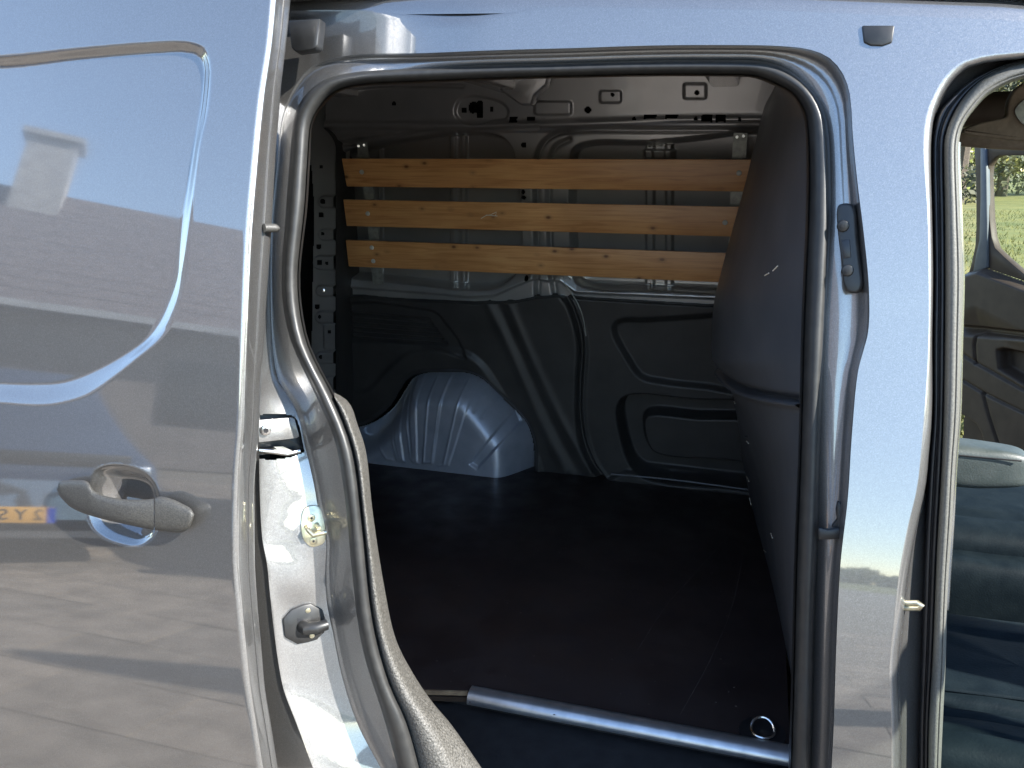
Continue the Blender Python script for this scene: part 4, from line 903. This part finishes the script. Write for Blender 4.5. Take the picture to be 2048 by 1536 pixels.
# house across the yard (mirrored in the sliding door)
M['brickw'] = noisy('house_wall', (.13, .112, .10), (.18, .155, .14), 3, .9, 0, .3, 20, .01)
M['tile'] = noisy('roof_tiles', (.10, .085, .085), (.15, .125, .12), 8, .75)
M['white'] = noisy('grey_gutter', (.26, .26, .26), (.32, .32, .32), 5, .6)
M['lead'] = noisy('chimney_render', (.30, .28, .27), (.38, .36, .34), 5, .85)
ha = R(-42); hd = 12.5
hc = Vector((math.sin(ha) * hd - .6, -math.cos(ha) * hd, 0))
house = tag(empty('house', hc, R(-42)), 'single storey house with dark tiled roof and chimney, mirrored in the sliding door', 'house')
MB().box((0, -2.5, 1.4), (22, 5, 2.8)).build('wall', M['brickw'], house)
rf = MB(); rf.add([(-11.4, .5, 2.75), (11.4, .5, 2.75), (11.4, -5.5, 2.75), (-11.4, -5.5, 2.75), (-11.4, -2.5, 5.5), (11.4, -2.5, 5.5)], [(0, 1, 5, 4), (2, 3, 4, 5), (0, 4, 3), (1, 2, 5), (0, 3, 2, 1)])
rfo = rf.build('roof', M['tile'], house, smooth=False)
tl_ = MB(); sl_ = math.atan2(2.75, 3.0); Lr = math.hypot(2.75, 3.0)
Mx = Matrix.Rotation(-sl_, 3, 'X')
for r_ in range(12):
    f = (r_ + .5) / 12; tl_.box((0, .5 - 3.0 * f, 2.75 + 2.75 * f + .035), (22.8, Lr / 12 + .03, .03), Mx)
tg_ = tl_.build('roof_tile_course', M['tile'], house, smooth=False); tag(tg_, kind='stuff')
MB().box((0, .56, 2.72), (22.8, .14, .12)).build('gutter', M['white'], house)
chm = MB(); chm.box((4.2 - 6.1, -2.2, 5.6), (.75, .75, 2.0)); ch = chm.build('chimney', M['lead'], house)
MB().box((4.2 - 6.1, -2.2, 6.62), (.95, .95, .12)).build('chimney_cap', M['lead'], ch)
for wx in (-7, -3, 1.2, 6): MB().box((wx, .02, 1.5), (1.4, .06, 1.2)).build('window', M['black'], house)
# parked car across the yard
M['carp'] = paint_mat('parked_car_paint', (.10, .11, .12))
ca = R(-48.3); cx_, cy_ = math.sin(ca) * 3.95 - 1.0, -math.cos(ca) * 3.95 - .1
car = tag(empty('parked_car', (cx_, cy_, 0), R(-46.5) - R(6)), 'dark parked car with a yellow number plate, mirrored in the sliding door', 'car')
pr_ = [(.0, .35), (.05, .62), (.35, .80), (1.15, .95), (1.75, 1.42), (3.2, 1.46), (3.9, 1.02), (4.2, .95), (4.3, .4)]
V = []; wds = [.78, .84, .88, .9, .74, .74, .86, .84, .8]
top_ = np.array(pr_)
secs = []
for (a, z), wd in zip(pr_, wds):
    zz = [.22, .45, z - .08, z]; ww = [.9 * wd, 1.0 * wd if z > .6 else wd * .98, (.97 if z > 1.2 else 1.) * wd, .86 * wd]
    zz = [min(q, z) for q in zz]
    secs.append([(-ww[k], -a, zz[k]) for k in range(4)] + [(ww[k], -a, zz[k]) for k in (3, 2, 1, 0)])
P = np.array(secs); mk('body', P.reshape(-1, 3), grid_faces(9, 8, True).tolist() + [tuple(range(8)), tuple(64 + k for k in range(7, -1, -1))], M['carp'], car, True, 35)
MB().box((0, .012, .78), (1.3, .03, .1)).build('grille', M['black'], car, .01)
for sx in (-.62, .62):
    MB().box((sx, -.02, .70), (.3, .12, .12)).build('headlight', M['steel'], car, .03)
for sx in (-.8, .8):
    for a in (-.85, -3.4):
        MB().tube([(sx - .1, a, .32), (sx + .1, a, .32)], .32, 24).build('wheel', M['rubber_black'], car)
M['plate'] = noisy('yellow_number_plate', (.58, .30, .05), (.62, .33, .06), 5, .5); M['eu'] = noisy('blue_plate_band', (.02, .06, .4), (.02, .07, .45), 5, .5)
plt = MB().box((0, .045, .39), (.52, .012, .11)).build('number_plate', M['plate'], car, .003)
MB().box((.238, .052, .39), (.044, .004, .108)).build('plate_band', M['eu'], plt)
tcv = bpy.data.curves.new('plate_text', 'FONT'); tcv.body = '2 Y S'; tcv.size = .105; tcv.extrude = .0008; tcv.align_x = 'LEFT'; tcv.align_y = 'CENTER'
to = bpy.data.objects.new('plate_text', tcv); S.collection.objects.link(to); bpy.context.view_layer.update()
tme = bpy.data.meshes.new_from_object(to); bpy.data.objects.remove(to); tme.materials.clear(); tme.materials.append(M['black'])
tob = link('plate_lettering', tme, plt); tob.location = (.20, .0535, .39); tob.rotation_euler = (R(90), 0, R(180)); tob.scale = (1.0, 1, 1)

# a second car stands beside the first, seen only as a dark shape in the door
c2_ = car.copy(); S.collection.objects.link(c2_); c2_.location = (cx_ + 2.15, cy_ - 1.25, 0); c2_.rotation_euler = (0, 0, R(-40))
c2_['label'] = 'dark parked car without a visible plate, right of the first in the door reflection'; c2_['category'] = 'car'
for ch_ in list(car.children):
    if ch_.name.startswith('number_plate'): continue
    q_ = ch_.copy(); S.collection.objects.link(q_); q_.parent = c2_
car['group'] = c2_['group'] = 'cars parked across the paved yard'
S.render.engine = 'CYCLES'
S.cycles.max_bounces = 10; S.cycles.diffuse_bounces = 5; S.cycles.glossy_bounces = 5
